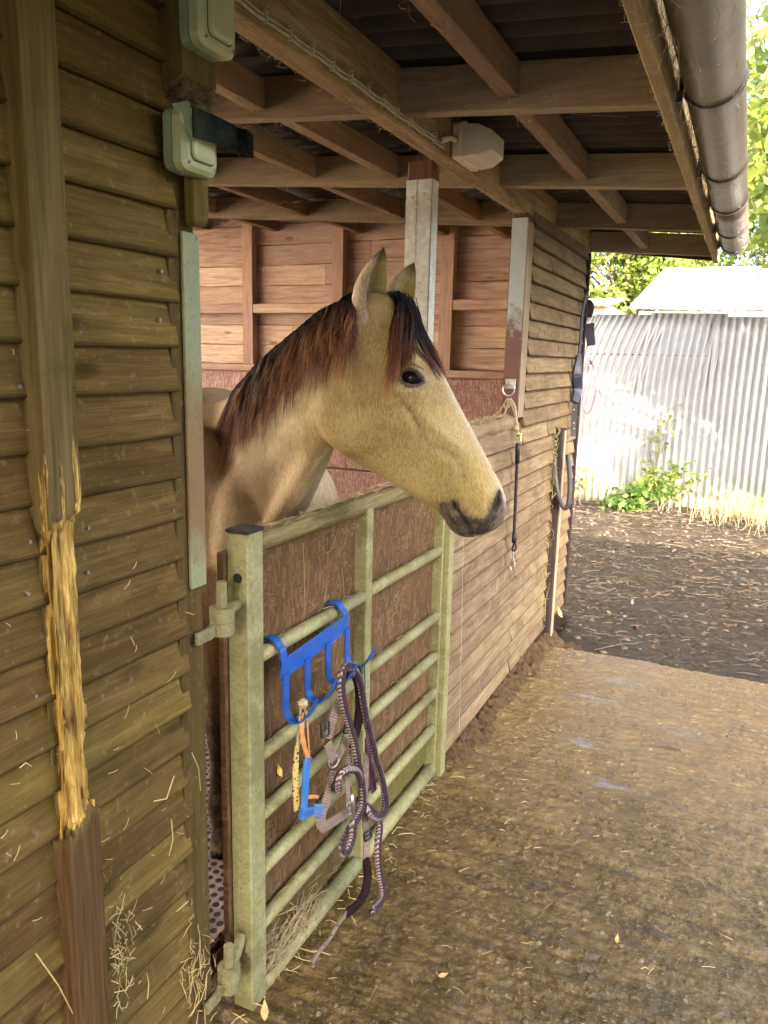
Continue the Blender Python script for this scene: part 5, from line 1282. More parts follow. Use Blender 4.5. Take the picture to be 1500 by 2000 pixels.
strap('nose_strap', [W(632, 1616, .078), W(655, 1602), W(678, 1586), W(702, 1560)], 0.026, M['web'], hc_)
strap('throat_strap', [W(676, 1440, .072), W(668, 1462, .074), W(658, 1480, .074)], 0.024, M['web'], hc_)
strap('throat_strap', [W(677, 1515, .094), W(679, 1545, .096), W(681, 1572, .096)], 0.013, M['web'], hc_)
buckle('slide_buckle', W(684, 1578, .100), 0.0095, 0.018, 0.0026, hc_, M['steel'], -0.15)
buckle('buckle', W(656, 1535, .090), 0.013, 0.012, 0.003, hc_, M['black'], 0.5)
buckle('buckle', W(680, 1420, .070), 0.014, 0.016, 0.003, hc_, M['black'], 0.2)
mb = MB(); ribbon(mb, [W(664, 1350, .060), W(672, 1318, .070), W(688, 1308, .082), W(700, 1330, .084), W(703, 1375, .082), W(697, 1425, .080), W(686, 1462, .080)], [.026, .030, .032, .032, .032, .030, .016], 0.010); mb.build('head_pad', M['maroon'], hc_, bevel=0.003)
strap('head_strap', [W(684, 1462), W(680, 1482), W(677, 1500)], 0.013, M['web'], hc_)
strap('pad_strap', [W(716, 1470, .074), W(712, 1560, .080), W(714, 1610, .086), W(716, 1650, .088), W(714, 1692, .090)], 0.019, M['web'], hc_)
buckle('buckle', W(718, 1632, .098), 0.012, 0.014, 0.003, hc_, M['black'], -0.2)
mb = MB(); ribbon(mb, [W(715, 1678, .094), W(718, 1712, .094), W(712, 1745, .096), W(697, 1768, .096), W(676, 1784, .096)], [.024, .030, .032, .032, .028], 0.013); mb.build('tail_pad', M['maroon'], hc_, bevel=0.004)
o = strap('tail_strap', [W(678, 1782, .096), W(660, 1806, .096), W(642, 1836, .096), W(624, 1858, .096), W(610, 1882, .096)], 0.0125, M['web'], hc_)
for (px, py) in ((659, 1807), (647, 1826), (634, 1846)):
    mb = MB(); c = W(px, py, .0975); mb.tube([c, c + [0.0012, -.0004, 0]], 0.0026, 8); mb.build('punch_hole', M['black'], o)
# --- lead rope
lr = thing('lead_rope', 'plum and white braided lead rope looped over the blue rack', 'rope')
mb = MB()
rope_mesh(mb, [W(688, 1318, .075), W(684, 1304, .090), W(675, 1303, .100), W(668, 1316, .106), W(666, 1340, .106), W(671, 1376, .104), W(682, 1415, .102), W(692, 1450, .100), W(698, 1485, .100), W(704, 1520, .100), W(708, 1552, .100), W(706, 1578, .102), W(697, 1597, .104), W(690, 1610, .108), W(688, 1634, .110), W(679, 1660, .112), W(670, 1664, .106), W(670, 1648, .098), W(680, 1626, .094), W(694, 1604, .092), W(702, 1580, .090)], 0.0110)
mb.build('strand', M['rope'], lr, smooth=True, colattr=True)
mb = MB()
rope_mesh(mb, [W(684, 1308, .080), W(694, 1312, .086), W(703, 1335, .088), W(708, 1365, .090), W(714, 1400, .092), W(723, 1435, .094), W(733, 1478, .094), W(745, 1518, .096), W(752, 1552, .096), W(753, 1578, .098), W(745, 1594, .102), W(732, 1597, .106), W(721, 1589, .104), W(716, 1575, .096), W(726, 1583, .086), W(738, 1598, .086), W(741, 1620, .094), W(738, 1652, .104), W(740, 1695, .108), W(747, 1740, .112), W(742, 1762, .116), W(727, 1778, .120)], 0.0110)
mb.build('strand', M['rope'], lr, smooth=True, colattr=True)
mb = MB(); rope_mesh(mb, [W(660, 1545, .100), W(659, 1525, .106), W(666, 1510, .110), W(682, 1503, .112), W(698, 1508, .108), W(703, 1530, .098), W(706, 1560, .090)], 0.0102)
mb.build('strand', M['rope'], lr, smooth=True, colattr=True)
mb = MB(); mb.tube([W(687, 1552, .112), W(688, 1566, .112), W(690, 1592, .112)], [0.004, .006, .005], 8); mb.build('trigger_clip', M['steel'], lr, smooth=True)
mb = MB(); c = W(679, 1494, .106); mb.tube([c, c + [0, 0, -.016]], 0.006, 10); mb.build('swivel', M['steel'], lr, smooth=True)

# --- purple scraper behind the ropes
ps = thing('sweat_scraper', 'purple plastic scraper hanging behind the plum lead rope', 'scraper')
mb = MB(); ribbon(mb, [W(716, 1440, .066), W(719, 1480, .066), W(726, 1515, .066), W(731, 1546, .066)], [.014, .020, .026, .020], 0.006); mb.build('blade', M['purple'], ps, bevel=0.002)
mb = MB(); mb.tube([W(712, 1300, .090), W(713, 1340, .080), W(715, 1400, .070), W(716, 1440, .066)], 0.0020, 6); mb.build('cord', M['green_cord'], ps)
mb = MB(); mb.tube([W(705, 1300, .078), W(709, 1340, .074), W(713, 1400, .068), W(716, 1440, .066)], 0.0020, 6); mb.build('cord', M['green_cord'], ps)

# --- hoof pick with blue handle and brush
hp = thing('hoof_pick', 'blue plastic hoof pick with a brush head hanging from orange cord', 'hoof pick')
K = 0.074
mb = MB(); pts = [W(604, 1474, K), W(600, 1485, K), W(597, 1520, K), W(595, 1560, K), W(592, 1586, K), W(590, 1600, K)]
ribbon(mb, pts, [.012, .020, .021, .020, .021, .022], 0.013); mb.build('handle', M['blue_plastic'], hp, bevel=0.005, smooth=False)
mb = MB(); ribbon(mb, [W(588, 1588, K + .002), W(602, 1585, K + .002), W(614, 1580, K + .002)], [.026, .024, .022], 0.014); mb.build('brush_head', M['blue_plastic'], hp, bevel=0.004)
M['bristle'] = plain('bristle', (0.12, 0.24, 0.42), 0.6, var=0.6, scale=300)
bri = MB(); rg = random.Random(4)
for q in range(150):
    a = rg.random(); b = rg.random(); p0 = W(612 + 2 * a, 1570 + 22 * b, K + 0.010 * rg.random()); d = W(634 + 4 * rg.random() - 4 * b, 1572 + 26 * b + 3 * rg.random(), K + 0.012 * rg.random())
    bri.tube([p0, p0 * .5 + d * .5, d], [0.0007, .0006, .0004], 3, False)
o = bri.build('bristles', M['bristle'], hp); o['label'] = 'pale blue and white bristle tuft'
mb = MB(); ribbon(mb, [W(600, 1557, K), W(611, 1556, K), W(621, 1557, K)], 0.010, 0.006); mb.build('pick', M['orange'], hp, bevel=0.002)
oc = (W(588, 1392, .062), W(587, 1420, .068), W(592, 1455, .074), W(599, 1480, .078))
mb = MB(); mb.tube(smooth_path(oc, 5), 0.0035, 8); mb.tube([p + [0.004, .003, 0] for p in smooth_path(oc, 5)], 0.0028, 8)
oc2 = (W(597, 1388, .066), W(600, 1420, .070), W(602, 1452, .074), W(604, 1480, .078))
mb.tube(smooth_path(oc2, 5), 0.0032, 8); mb.build('cord', M['orange'], hp, smooth=True)
# --- dotted yellow strap tied with twine
ds = thing('dotted_strap', 'yellow strap with coloured dots tied to the rack with frayed twine', 'strap')
mb = MB(); ribbon(mb, [W(580, 1455, .060), W(577, 1500, .060), W(577, 1545, .060), W(580, 1582, .060)], [.010, .016, .016, .016], 0.005); mb.build('strap', M['dotted'], ds)
mb = MB(); mb.tube(smooth_path([W(590, 1372, .072), W(586, 1400, .062), W(583, 1430, .060), W(580, 1458, .060)], 5), 0.0035, 8); mb.tube(smooth_path([W(596, 1376, .072), W(594, 1400, .064), W(588, 1440, .062), W(582, 1460, .060)], 5), 0.003, 8); o = mb.build('twine', M['twine'], ds, smooth=True)
mb = MB(); c = W(592, 1374, .076)
for q in range(16):
    d = np.array([rg.gauss(0, 1) for _ in range(3)]); d /= np.linalg.norm(d); e = np.cross(d, (0.3, .5, .8)); e /= np.linalg.norm(e); f = np.cross(d, e)
    mb.tube([c + 0.0085 * (e * math.cos(a) + f * math.sin(a)) for a in np.linspace(0, 2 * math.pi * .85, 12)], 0.0032, 6)
for q in range(60):
    d = np.array([rg.gauss(0, 1) for _ in range(3)]); d /= np.linalg.norm(d); mb.tube([c + d * .008, c + d * rg.uniform(.012, .018)], [.0006, .0002], 3, False)
mb.build('knot', M['twine'], o)

# ================================================================ TIE RING, BUNGEE, RUBBER LOOP, HEADCOLLARS AT THE CORNER
tr = thing('tie_ring', 'steel tie ring on a square plate screwed to the red post', 'ring')
c = PY(997, 750, 3.462); mb = MB(); mb.box(c[0] - 0.024, c[0] + 0.024, 3.459, 3.4655, c[2] - 0.022, c[2] + 0.022); mb.build('plate', M['galv_pale'], tr, bevel=0.002)
mb = MB(); mb.tube([(c[0] - .01, 3.459, c[2]), (c[0] - .01, 3.438, c[2]), (c[0] + .01, 3.438, c[2]), (c[0] + .01, 3.459, c[2])], 0.0045, 8); mb.build('staple', M['steel'], tr, smooth=True)
ring('ring', (c[0], 3.436, c[2] - 0.026), 0.026, 0.0042, tr, M['steel'], (0.97, 0.25, 0))
tw = thing('baler_twine', 'loops of beige baler twine knotted through the tie ring', 'twine')
yy = 3.43
mb = MB()
for path in ([(992, 778), (984, 790), (975, 803), (960, 815)], [(993, 778), (990, 795), (985, 808), (978, 815)], [(995, 778), (1003, 800), (1010, 825), (1012, 842)], [(997, 778), (1006, 795), (1009, 820), (1010, 845)], [(985, 788), (990, 782), (996, 790), (988, 797), (984, 790)]):
    mb.tube(smooth_path([PY(a, b, yy - 0.01 * (a > 1000)) for a, b in path], 5), 0.0042, 7)
mb.build('twine', M['twine'], tw, smooth=True)
mb = MB(); cc = PY(1008, 838, 3.41)
for q in range(9):
    d = np.array([rg.gauss(0, 1) for _ in range(3)]); d /= np.linalg.norm(d); e = np.cross(d, (0.3, .5, .8)); e /= np.linalg.norm(e); f = np.cross(d, e)
    mb.tube([cc + 0.011 * (e * math.cos(a) + f * math.sin(a)) for a in np.linspace(0, 5.3, 12)], 0.004, 6)
mb.build('knot', M['twine'], tw)
bt = thing('bungee_tie', 'black bungee trailer tie with a yellow tag hanging from the twine', 'bungee')
yb = 3.395
mb = MB(); mb.tube([PY(1011, 842, yb), PY(1012, 852, yb)], [.006, .010], 10); mb.build('ferrule', M['steel'], bt, smooth=True)
t_ = PY(1013, 853, yb - .008); mb = MB(); mb.box(t_[0] - .012, t_[0] + .012, t_[1], t_[1] + .012, t_[2] - .022, t_[2] + .016); o = mb.build('tag', M['yellow_tag'], bt, bevel=0.002)
# the S-shaped mark on the tag
a = t_ + np.array([0, -0.0012, -0.003]); s_pts = [(.005, .009), (.0, .011), (-.005, .008), (-.003, .002), (.003, -.001), (.005, -.006), (0, -.010), (-.005, -.008)]
mb = MB(); mb.tube(smooth_path([a + np.array([u_, 0, v_]) for u_, v_ in s_pts], 4), 0.0013, 6); mb.build('mark', M['black'], o)
mb = MB(); mb.tube([PY(1012, 866, yb), PY(1011, 880, yb), PY(1010, 905, yb)], 0.0110, 10); mb.build('sleeve', M['black'], bt, smooth=True)
mb = MB(); P = smooth_path([PY(1010, 905, yb), PY(1008, 950, yb), PY(1006, 1000, yb), PY(1004, 1045, yb)], 8); mb.tube(P, [0.0072 + .0006 * (i % 2) for i in range(len(P))], 10); mb.build('cord', M['black'], bt, smooth=True)
mb = MB(); mb.tube([PY(1005, 1042, yb), PY(1004, 1060, yb)], 0.0115, 10); mb.tube(smooth_path([PY(1005, 1060, yb), PY(1001, 1070, yb), PY(1003, 1077, yb), PY(1008, 1070, yb), PY(1006, 1060, yb)], 4), 0.0045, 8); mb.build('sleeve', M['black'], bt, smooth=True)
mb = MB(); mb.tube(smooth_path([PY(1003, 1077, yb), PY(1002, 1088, yb), PY(1003, 1096, yb), PY(998, 1100, yb), PY(996, 1107, yb), PY(1000, 1113, yb), PY(1005, 1107, yb), PY(1004, 1098, yb)], 5), 0.0045, 8); mb.build('snap_hook', M['steel'], bt, smooth=True)
# rubber loop on a chain from the hook post
rl = thing('rubber_loop', 'grey rubber-covered loop hanging from a rusty chain on the black post', 'loop')
yl = 4.27
mb = MB(); P = [PY(a, b, yl - .02 * (a < 1092)) for a, b in ((1083, 897), (1084, 930), (1089, 962), (1097, 985), (1104, 992), (1110, 985), (1113, 955), (1112, 920), (1109, 888))]
mb.tube(smooth_path(P, 7), 0.0135, 12); mb.build('tube', M['rubber'], rl, smooth=True)
for q in range(7):
    f = q / 6; c = PY(1084.5 + 1.0 * math.sin(q), 850 + 47 * f, yl - .015); ax = (0.9, 0.3, 0) if q % 2 else (0.2, 0.95, 0)
    ring('link', c, 0.0125, 0.003, rl, M['hinge'], ax)
mb = MB(); mb.tube(smooth_path([PY(1080, 842, yl), PY(1087, 835, yl), PY(1093, 842, yl), PY(1086, 852, yl)], 4), 0.006, 8); mb.build('hook', M['hinge'], rl, smooth=True)
# dark headcollars hung on the far corner
yc = 4.915
t = thing('dark_halter', 'navy halter with padded straps hanging on the far corner of the stable', 'headcollar', 'halters on the corner')
strap('strap', [PX(1146, 575, .030), PX(1138, 610, .034), PX(1134, 660, .036), PX(1131, 700, .04)], 0.022, M['navy'], t, 0.006)
mb = MB(); ribbon(mb, [PX(1131, 692, .04), PX(1127, 730, .045), PX(1128, 760, .045), PX(1122, 786, .045)], [.025, .055, .058, .04], 0.024, up=(0.5, -0.86, 0)); mb.build('pad', M['navy'], t, bevel=.004)
o = strap('tongue', [PX(1123, 782, .045), PX(1121, 820, .045), PX(1119, 853, .045)], 0.026, M['rubber'], t, 0.005, up=(0.3, -0.95, 0))
for py in (800, 826, 837):
    mb = MB(); c = PX(1121, py, .052); mb.tube([c, c - [0, .002, 0]], .004, 8); mb.build('eyelet', M['galv_pale'], o)
t = thing('dark_halter', 'dark green halter with steel buckle above the pink cord loop', 'headcollar', 'halters on the corner')
mb = MB(); ribbon(mb, [PY(1143, 590, yc), PY(1148, 600, yc), PY(1146, 620, yc)], [.06, .075, .06], 0.035, up=(0.3, -0.95, 0)); mb.build('pad', M['black'], t, bevel=.006)
mb = MB(); ribbon(mb, [PY(1150, 632, yc), PY(1152, 650, yc), PY(1155, 675, yc)], [.065, .055, .05], 0.02, up=(0.3, -0.95, 0)); mb.build('strap', M['navy'], t, bevel=.004)
buckle('buckle', PY(1144, 630, yc - .02), 0.016, 0.014, 0.003, t, M['steel'], .3)
ring('ring', PY(1150, 706, yc), .010, .003, t, M['steel'], (.95, .3, 0))
mb = MB(); mb.tube([PY(1152, 676, yc), PY(1151, 700, yc)], .004, 6); mb.build('link', M['steel'], t)
t = thing('cord_loop', 'thin pink cord loop hanging below the dark halter', 'cord')
mb = MB(); mb.tube(smooth_path([PY(1150, 712, yc), PY(1146, 745, yc), PY(1138, 775, yc), PY(1139, 798, yc), PY(1147, 808, yc), PY(1156, 795, yc), PY(1165, 765, yc), PY(1165, 735, yc), PY(1158, 714, yc), PY(1152, 708, yc)], 6), 0.0045, 7); mb.build('cord', M['pinkrope'], t, smooth=True)
mb = MB(); mb.tube(smooth_path([PY(1152, 706, yc), PY(1156, 706, yc), PY(1154, 712, yc)], 3), 0.007, 7); mb.build('knot', M['pinkrope'], t, smooth=True)
mb = MB(); mb.tube([(0.0, 4.89, 1.99), (0.02, 4.95, 1.99), (0.02, 4.955, 2.02)], .006, 8); tag(mb.build('wall_hook', M['hinge']), 'iron hook holding the halters at the stable corner', 'hook')
# ================================================================ OUTSIDE: fence, sheds, trees, plants, barn
n = NT('tin'); v = n.coord((1, 1, 1)); b = n.noise(v, 3, 6, 0.7); s_ = n.noise(v, 40, 4, 0.6)
col = n.mix(n.ramp(b, [(0.4, 0), (0.65, 0.5)]), (0.25, 0.26, 0.255), (0.18, 0.185, 0.17))
col = n.mix(n.ramp(s_, [(0.62, 0), (0.72, 0.5)]), col, (0.22, 0.17, 0.11))
sx = n.t.nodes.new('ShaderNodeSeparateXYZ'); n.l(n.coord((1, 1, 1), False), sx.inputs[0])
low = n.ramp(n.math('ADD', sx.outputs[2], n.math('MULTIPLY', b, 0.5)), [(0.35, 0.75), (0.75, 0.0)])
col = n.mix(low, col, (0.20, 0.19, 0.11))
n.fin(col, 0.55, n.bump(b, 0.1, 0.01), 0.1); M['tin'] = n.m
fc = thing('corrugated_fence', 'tall whitish corrugated iron fence across the far side of the yard', 'fence')
FD = np.array([0.985, 0.17, 0]); FN = np.array([0.17, -0.985, 0]); F0 = np.array([-0.95, 9.02, 0])
for k in range(-4, 6):
    a0, wdt = 0.76 * k, 0.80
    us = np.arange(0, wdt + 1e-6, 0.0762 / 10); zs = np.linspace(-0.08, 2.14 + 0.02 * math.sin(k * 2.1), 14); Vs = []; lean = np.interp(k, [-1, 0, 1, 2], [.30, .26, .10, 0.02])
    for s in (0, 0.002):
        for z in zs:
            f = max(0, (z - 0.9) / 1.2)
            for u in us:
                p = F0 + FD * (a0 + u + lean * f * f) + FN * (0.019 * math.sin(2 * math.pi * (a0 + u) / 0.0762) + 0.003 * (k % 2) + s - 0.05 * f * f * (lean > .05)) + UPV * (z + 0.0 * u)
                Vs.append(p)
    nu_ = len(us); nz_ = len(zs); Lq = nu_ * nz_; Fs = []
    for s in (0, Lq):
        for i in range(nz_ - 1):
            for j in range(nu_ - 1): Fs.append((s + i * nu_ + j, s + i * nu_ + j + 1, s + (i + 1) * nu_ + j + 1, s + (i + 1) * nu_ + j))
    for i in (0, nz_ - 1):
        for j in range(nu_ - 1): Fs.append((i * nu_ + j, i * nu_ + j + 1, Lq + i * nu_ + j + 1, Lq + i * nu_ + j))
    rawmesh('sheet', np.array(Vs), np.array(Fs), M['tin'], fc, True)
for k in range(-2, 4):
    p = F0 + FD * (1.7 * k + 0.9) - FN * 0.09; mb = MB(); mb.box(p[0] - .04, p[0] + .04, p[1] - .0, p[1] + .08, -0.1, 1.9); mb.build('post', M['post_black'], fc)
for z in (0.5, 1.7):
    a = F0 - FN * 0.06 + FD * (-2.6); b = F0 - FN * 0.06 + FD * 4.6; mb = MB(); mb.tube([a + UPV * z, b + UPV * z], .03, 4); mb.build('fence_rail', M['post_black'], fc)
# white shed roof behind the fence
M['white_roof'] = plain('white_roof', (0.62, 0.62, 0.60), 0.5, var=0.06, scale=3, dirt=0.15, dirtcol=(0.55, 0.54, 0.5))
M['white_wall'] = plain('white_wall', (0.70, 0.68, 0.62), 0.8, var=0.1)
ws = thing('white_shed', 'shed with a bright white sheet roof rising behind the fence', 'shed')
mb = MB(); mb.prism([(-0.75, 12.2, 2.40), (5.5, 12.2, 2.34), (5.5, 16.5, 3.35), (-0.75, 16.5, 3.40)], (0, 0, 0), (0, 0, 0.05)); mb.build('roof', M['white_roof'], ws)
mb = MB(); mb.box(-0.65, 5.4, 12.4, 16.4, -0.1, 2.38); mb.build('wall', M['white_wall'], ws)
for k in range(7):
    mb = MB(); x0 = -0.5 + 0.95 * k; mb.prism([(x0, 12.18, 2.442), (x0 + .03, 12.18, 2.442), (x0 + .03, 16.5, 3.44), (x0, 16.5, 3.445)], (0, 0, 0), (0, 0, 0.03)); mb.build('roof_seam', M['white_roof'], ws)
# low dark tiled roof left of it
M['tile'] = plain('tile', (0.14, 0.095, 0.085), 0.8, var=0.3)
M['pink_wall'] = plain('pink_wall', (0.52, 0.40, 0.36), 0.8, var=0.1)
ts = thing('tiled_shed', 'low shed with a rippled dark tile edge beside the white roof', 'shed')
mb = MB(); mb.box(-6.0, -1.2, 13.2, 16, -0.1, 2.50); mb.build('wall', M['pink_wall'], ts)
for k in range(26):
    x0 = -6.1 + 0.19 * k
    rings = []
    for yy, zz in ((12.95, 2.52), (14.6, 2.72)):
        rings.append([(x0 + 0.19 * f, yy, zz + 0.035 * math.sin(math.pi * f)) for f in np.linspace(0, 1, 7)] + [(x0 + 0.19, yy, zz - .02), (x0, yy, zz - .02)])
    mb = MB(); mb.loft(rings); mb.build('tile', M['tile'], ts)
# ---- foliage
def leafmat(name, a, b, c3):
    n = NT(name); at = n.n('Attribute'); at.attribute_name = 'col'
    sep = n.t.nodes.new('ShaderNodeSeparateColor'); n.l(at.outputs['Color'], sep.inputs[0])
    col = n.ramp(sep.outputs[0], [(0, a), (0.5, b), (1, c3)])
    n.fin(col, 0.5)
    tr = n.t.nodes.new('ShaderNodeBsdfTranslucent'); n.l(n.mix(0.5, col, (0.30, 0.36, 0.05)), tr.inputs[0])
    mx = n.t.nodes.new('ShaderNodeMixShader'); mx.inputs[0].default_value = 0.45; n.l(n.b.outputs[0], mx.inputs[1]); n.l(tr.outputs[0], mx.inputs[2]); n.l(mx.outputs[0], n.out.inputs[0])
    return n.m
M['leaf'] = leafmat('leaf', (0.07, 0.13, 0.02), (0.14, 0.20, 0.032), (0.27, 0.27, 0.05))
M['leaf_dark'] = leafmat('leaf_dark', (0.05, 0.10, 0.02), (0.085, 0.16, 0.03), (0.15, 0.21, 0.045))
M['bark'] = plain('bark', (0.13, 0.10, 0.075), 0.9, var=0.4, scale=14, bump=0.9)
M['dry'] = plain('dry', (0.26, 0.205, 0.10), 0.8, var=0.3, scale=3)
def leaves(name, centers, radii, per, size, mat, parent, seed, flat=0.5):
    r_ = np.random.default_rng(seed); Vs, Cs = [], []
    for c, rad in zip(centers, radii):
        k = per; d = r_.normal(size=(k, 3)); d /= np.linalg.norm(d, axis=1)[:, None]
        p = np.array(c) + d * rad * (r_.random((k, 1)) ** 0.45)
        ax = r_.normal(size=(k, 3)); ax /= np.linalg.norm(ax, axis=1)[:, None]; ax[:, 2] -= 0.4; ax /= np.linalg.norm(ax, axis=1)[:, None]
        sd = np.cross(ax, r_.normal(size=(k, 3)) + np.array([0, 0, 1.2])); sd /= np.linalg.norm(sd, axis=1)[:, None] + 1e-9
        nn_ = np.cross(ax, sd); s = size * r_.uniform(.6, 1.3, (k, 1)); wv = s * 0.36
        q = np.stack([p, p + ax * s * .35 + sd * wv + nn_ * s * .06, p + ax * s, p + ax * s * .35 - sd * wv + nn_ * s * .06], 1)
        Vs.append(q.reshape(-1, 3)); t = r_.random((k, 1)) * .7 + r_.random() * .3
        Cs.append(np.repeat(np.concatenate([t, t, t, np.ones((k, 1))], 1), 4, 0))
    Vs = np.concatenate(Vs); F = np.arange(len(Vs)).reshape(-1, 4)
    return rawmesh(name, Vs, F, mat, parent, False, np.concatenate(Cs))
def tree(label, base, h, lean, cl, rad, per, size, seed, mat='leaf', group='trees beyond the yard'):
    t = thing('tree', label, 'tree', group); r_ = np.random.default_rng(seed); base = np.array(base, float); top = base + np.array([lean[0], lean[1], h])
    mb = MB(); P = [base + (top - base) * f + np.array([.06 * math.sin(5 * f + seed), .06 * math.cos(4 * f), 0]) for f in np.linspace(0, 1, 9)]
    mb.tube(P, [0.16 * (1 - .8 * f) * h / 5 for f in np.linspace(0, 1, 9)], 9)
    cl = [np.array(c, float) for c in cl]
    for c in cl:
        i = int(np.clip((c[2] - base[2]) / h * 8 - 2, 2, 7)); a = P[i]; m = a * .5 + c * .5 + np.array([0, 0, .15]); mb.tube([a, m, c], [.045, .03, .010], 6)
    mb.build('trunk', M['bark'], t, smooth=True)
    leaves('crown', cl, [rad * r_.uniform(.7, 1.25) for _ in cl], per, size, M[mat], t, seed)
    return t
r_ = np.random.default_rng(8)
# tree right of the eaves: its low boughs hang beside the gutter and dapple the fence
cl = [(1.25 + r_.uniform(0, 1.9), 5.9 + r_.uniform(0, 2.4), 2.75 + r_.uniform(0, 2.6)) for _ in range(30)] + [(1.05, 6.7, 3.2), (1.0, 7.2, 3.7), (1.0, 6.9, 4.3), (1.15, 7.4, 2.75)] + [(.92 + r_.uniform(0, .5), 6.0 + r_.uniform(0, 2.2), 2.6 + r_.uniform(0, 3.4)) for _ in range(48)] + [(1.9 + r_.uniform(0, 2.2), 4.3 + r_.uniform(0, 2.4), 2.3 + r_.uniform(0, 2.9)) for _ in range(22)]
tree('leafy tree whose boughs hang beside the gutter', (3.0, 7.6, -0.05), 5.2, (-0.5, -0.2), cl, 0.34, 190, 0.095, 4)
cl = [(-3.2 + r_.uniform(0, 2.9), 17.5 + r_.uniform(0, 2), 2.6 + r_.uniform(0, 3.2)) for _ in range(80)]
tree('yellow green tree behind the tiled shed roof', (-1.8, 18.5, 0), 5.0, (0, 0), cl, 0.62, 170, 0.14, 5)
cl = [(-0.4 + r_.uniform(0, 5.5), 19 + r_.uniform(0, 3), 3.4 + r_.uniform(0, 5.5)) for _ in range(95)]
tree('tall pale green tree behind the white shed', (2.2, 20.5, 0), 7.5, (0, 0), cl, 0.85, 170, 0.17, 6)
cl = [(3.8 + r_.uniform(0, 4.5), 12 + r_.uniform(0, 4), 2.5 + r_.uniform(0, 6)) for _ in range(50)]
tree('tree at the right beyond the fence end', (6.0, 14.0, 0), 7.0, (0, 0), cl, 0.75, 170, 0.15, 7)
cl = [(-9 + r_.uniform(0, 6.0), 17 + r_.uniform(0, 5), 2.5 + r_.uniform(0, 6)) for _ in range(50)]
tree('broad tree behind the stable, mostly hidden by it', (-6.0, 19.0, 0), 7.0, (0, 0), cl, 0.9, 140, 0.17, 9)
# plants along the fence foot
def plant(label, base, h, spread, nst, per, size, seed, mat='leaf', stem=True):
    t = thing('weed', label, 'plant', 'weeds along the fence foot'); r_ = np.random.default_rng(seed); base = np.array(base, float); cs = []; mb = MB()
    for k in range(nst):
        e = base + np.array([r_.normal() * spread, r_.normal() * spread * .45, h * r_.uniform(.45, 1.1)]); m = base * .5 + e * .5 + np.array([r_.normal() * .05, r_.normal() * .04, .1 * h])
        P = smooth_path([base + r_.normal(size=3) * np.array([.06, .04, 0]), m, e], 4); mb.tube(P, np.linspace(.006, .0025, len(P)), 5)
        cs += [p for p in P[3:]]
    mb.build('stem', M['bark'], t); leaves('foliage', cs, [.085] * len(cs), per, size, M[mat], t, seed); return t
plant('low bright green bramble clump at the fence foot', (-0.10, 8.62, 0.0), 0.26, .17, 14, 7, .070, 21, 'leaf_dark')
plant('taller straggly shrub with yellow green leaves against the fence', (0.22, 8.85, 0.0), 0.52, .20, 16, 6, .060, 22)
plant('sparse twiggy weed in the fence corner beside the stable', (-0.72, 8.75, 0.0), 0.55, .16, 8, 3, .06, 23)
plant('thin climbing stem with few leaves on the bright fence', (0.10, 9.12, 0.4), 0.9, .10, 4, 2, .06, 24)
# dry grass tuft in the sun
dg_ = thing('dry_grass', 'pale dry grass tuft in the sun by the fence', 'grass'); V_, C_ = [], []; mb = MB()
for q in range(420):
    b0 = np.array([1.02 + r_.normal() * .20, 8.75 + r_.normal() * .28, -.02]); e = b0 + np.array([r_.normal() * .10, r_.normal() * .10, r_.uniform(.06, .36)]); m = b0 * .5 + e * .5 + [0, 0, .05]
    mb.tube([b0, m, e], [.0028, .0022, .0008], 3, False)
mb.build('blades', M['dry'], dg_)
# unseen building added behind the camera to shade the near yard
bn = thing('shade_barn', 'unseen pale boarded building added behind the viewpoint to shade the yard', 'shade_barn')
M['shade_barn_wall'] = plain('shade_barn_wall', (0.48, 0.45, 0.40), 0.85, var=0.15, scale=4)
mb = MB(); mb.box(2.6, 10.5, -7.6, -0.7, -0.1, 4.75); mb.build('wall', M['shade_barn_wall'], bn)
mb = MB(); mb.prism([(2.4, -7.9, 4.76), (2.4, -0.45, 4.76), (2.4, -4.2, 5.5)], (0, 0, 0), (8.3, 0, 0)); mb.build('roof', M['tile'], bn)
for k in range(9):
    mb = MB(); x0 = 2.62 + 0.87 * k; mb.box(x0, x0 + .85, -0.69, -0.665, 0, 4.34); mb.build('cladding_board', M['shade_barn_wall'], bn)
mb = MB(); mb.box(5.4, 7.6, -0.66, -0.62, 0, 2.6); mb.build('door', M['trim_olive'], bn)

# unseen house added behind the stable, bouncing sunlight in through the rear window
hs_ = thing('light_bounce_house', 'unseen cream house added behind the stable to bounce light inside', 'house')
M['render'] = plain('render', (0.78, 0.68, 0.56), 0.85, var=0.06, scale=3)
mb = MB(); mb.box(-15, -7.6, -4, 14, -0.1, 5.6); mb.build('wall', M['render'], hs_)
mb = MB(); mb.prism([(-15.3, -4.3, 5.6), (-7.3, -4.3, 5.6), (-11.3, -4.3, 8.0)], (0, 0, 0), (0, 18.6, 0)); mb.build('roof', M['tile'], hs_)
for (ya, za) in ((-2, 1.0), (1.5, 3.6), (-2, 3.6), (5.0, 3.6), (9, 1.0), (9, 3.6)):
    mb = MB(); mb.box(-7.6, -7.56, ya, ya + 1.1, za, za + 1.3); o = mb.build('window', M['white_wall'], hs_); mb = MB(); mb.box(-7.559, -7.545, ya + .08, ya + 1.02, za + .08, za + 1.22); mb.build('pane', M['black'], o)
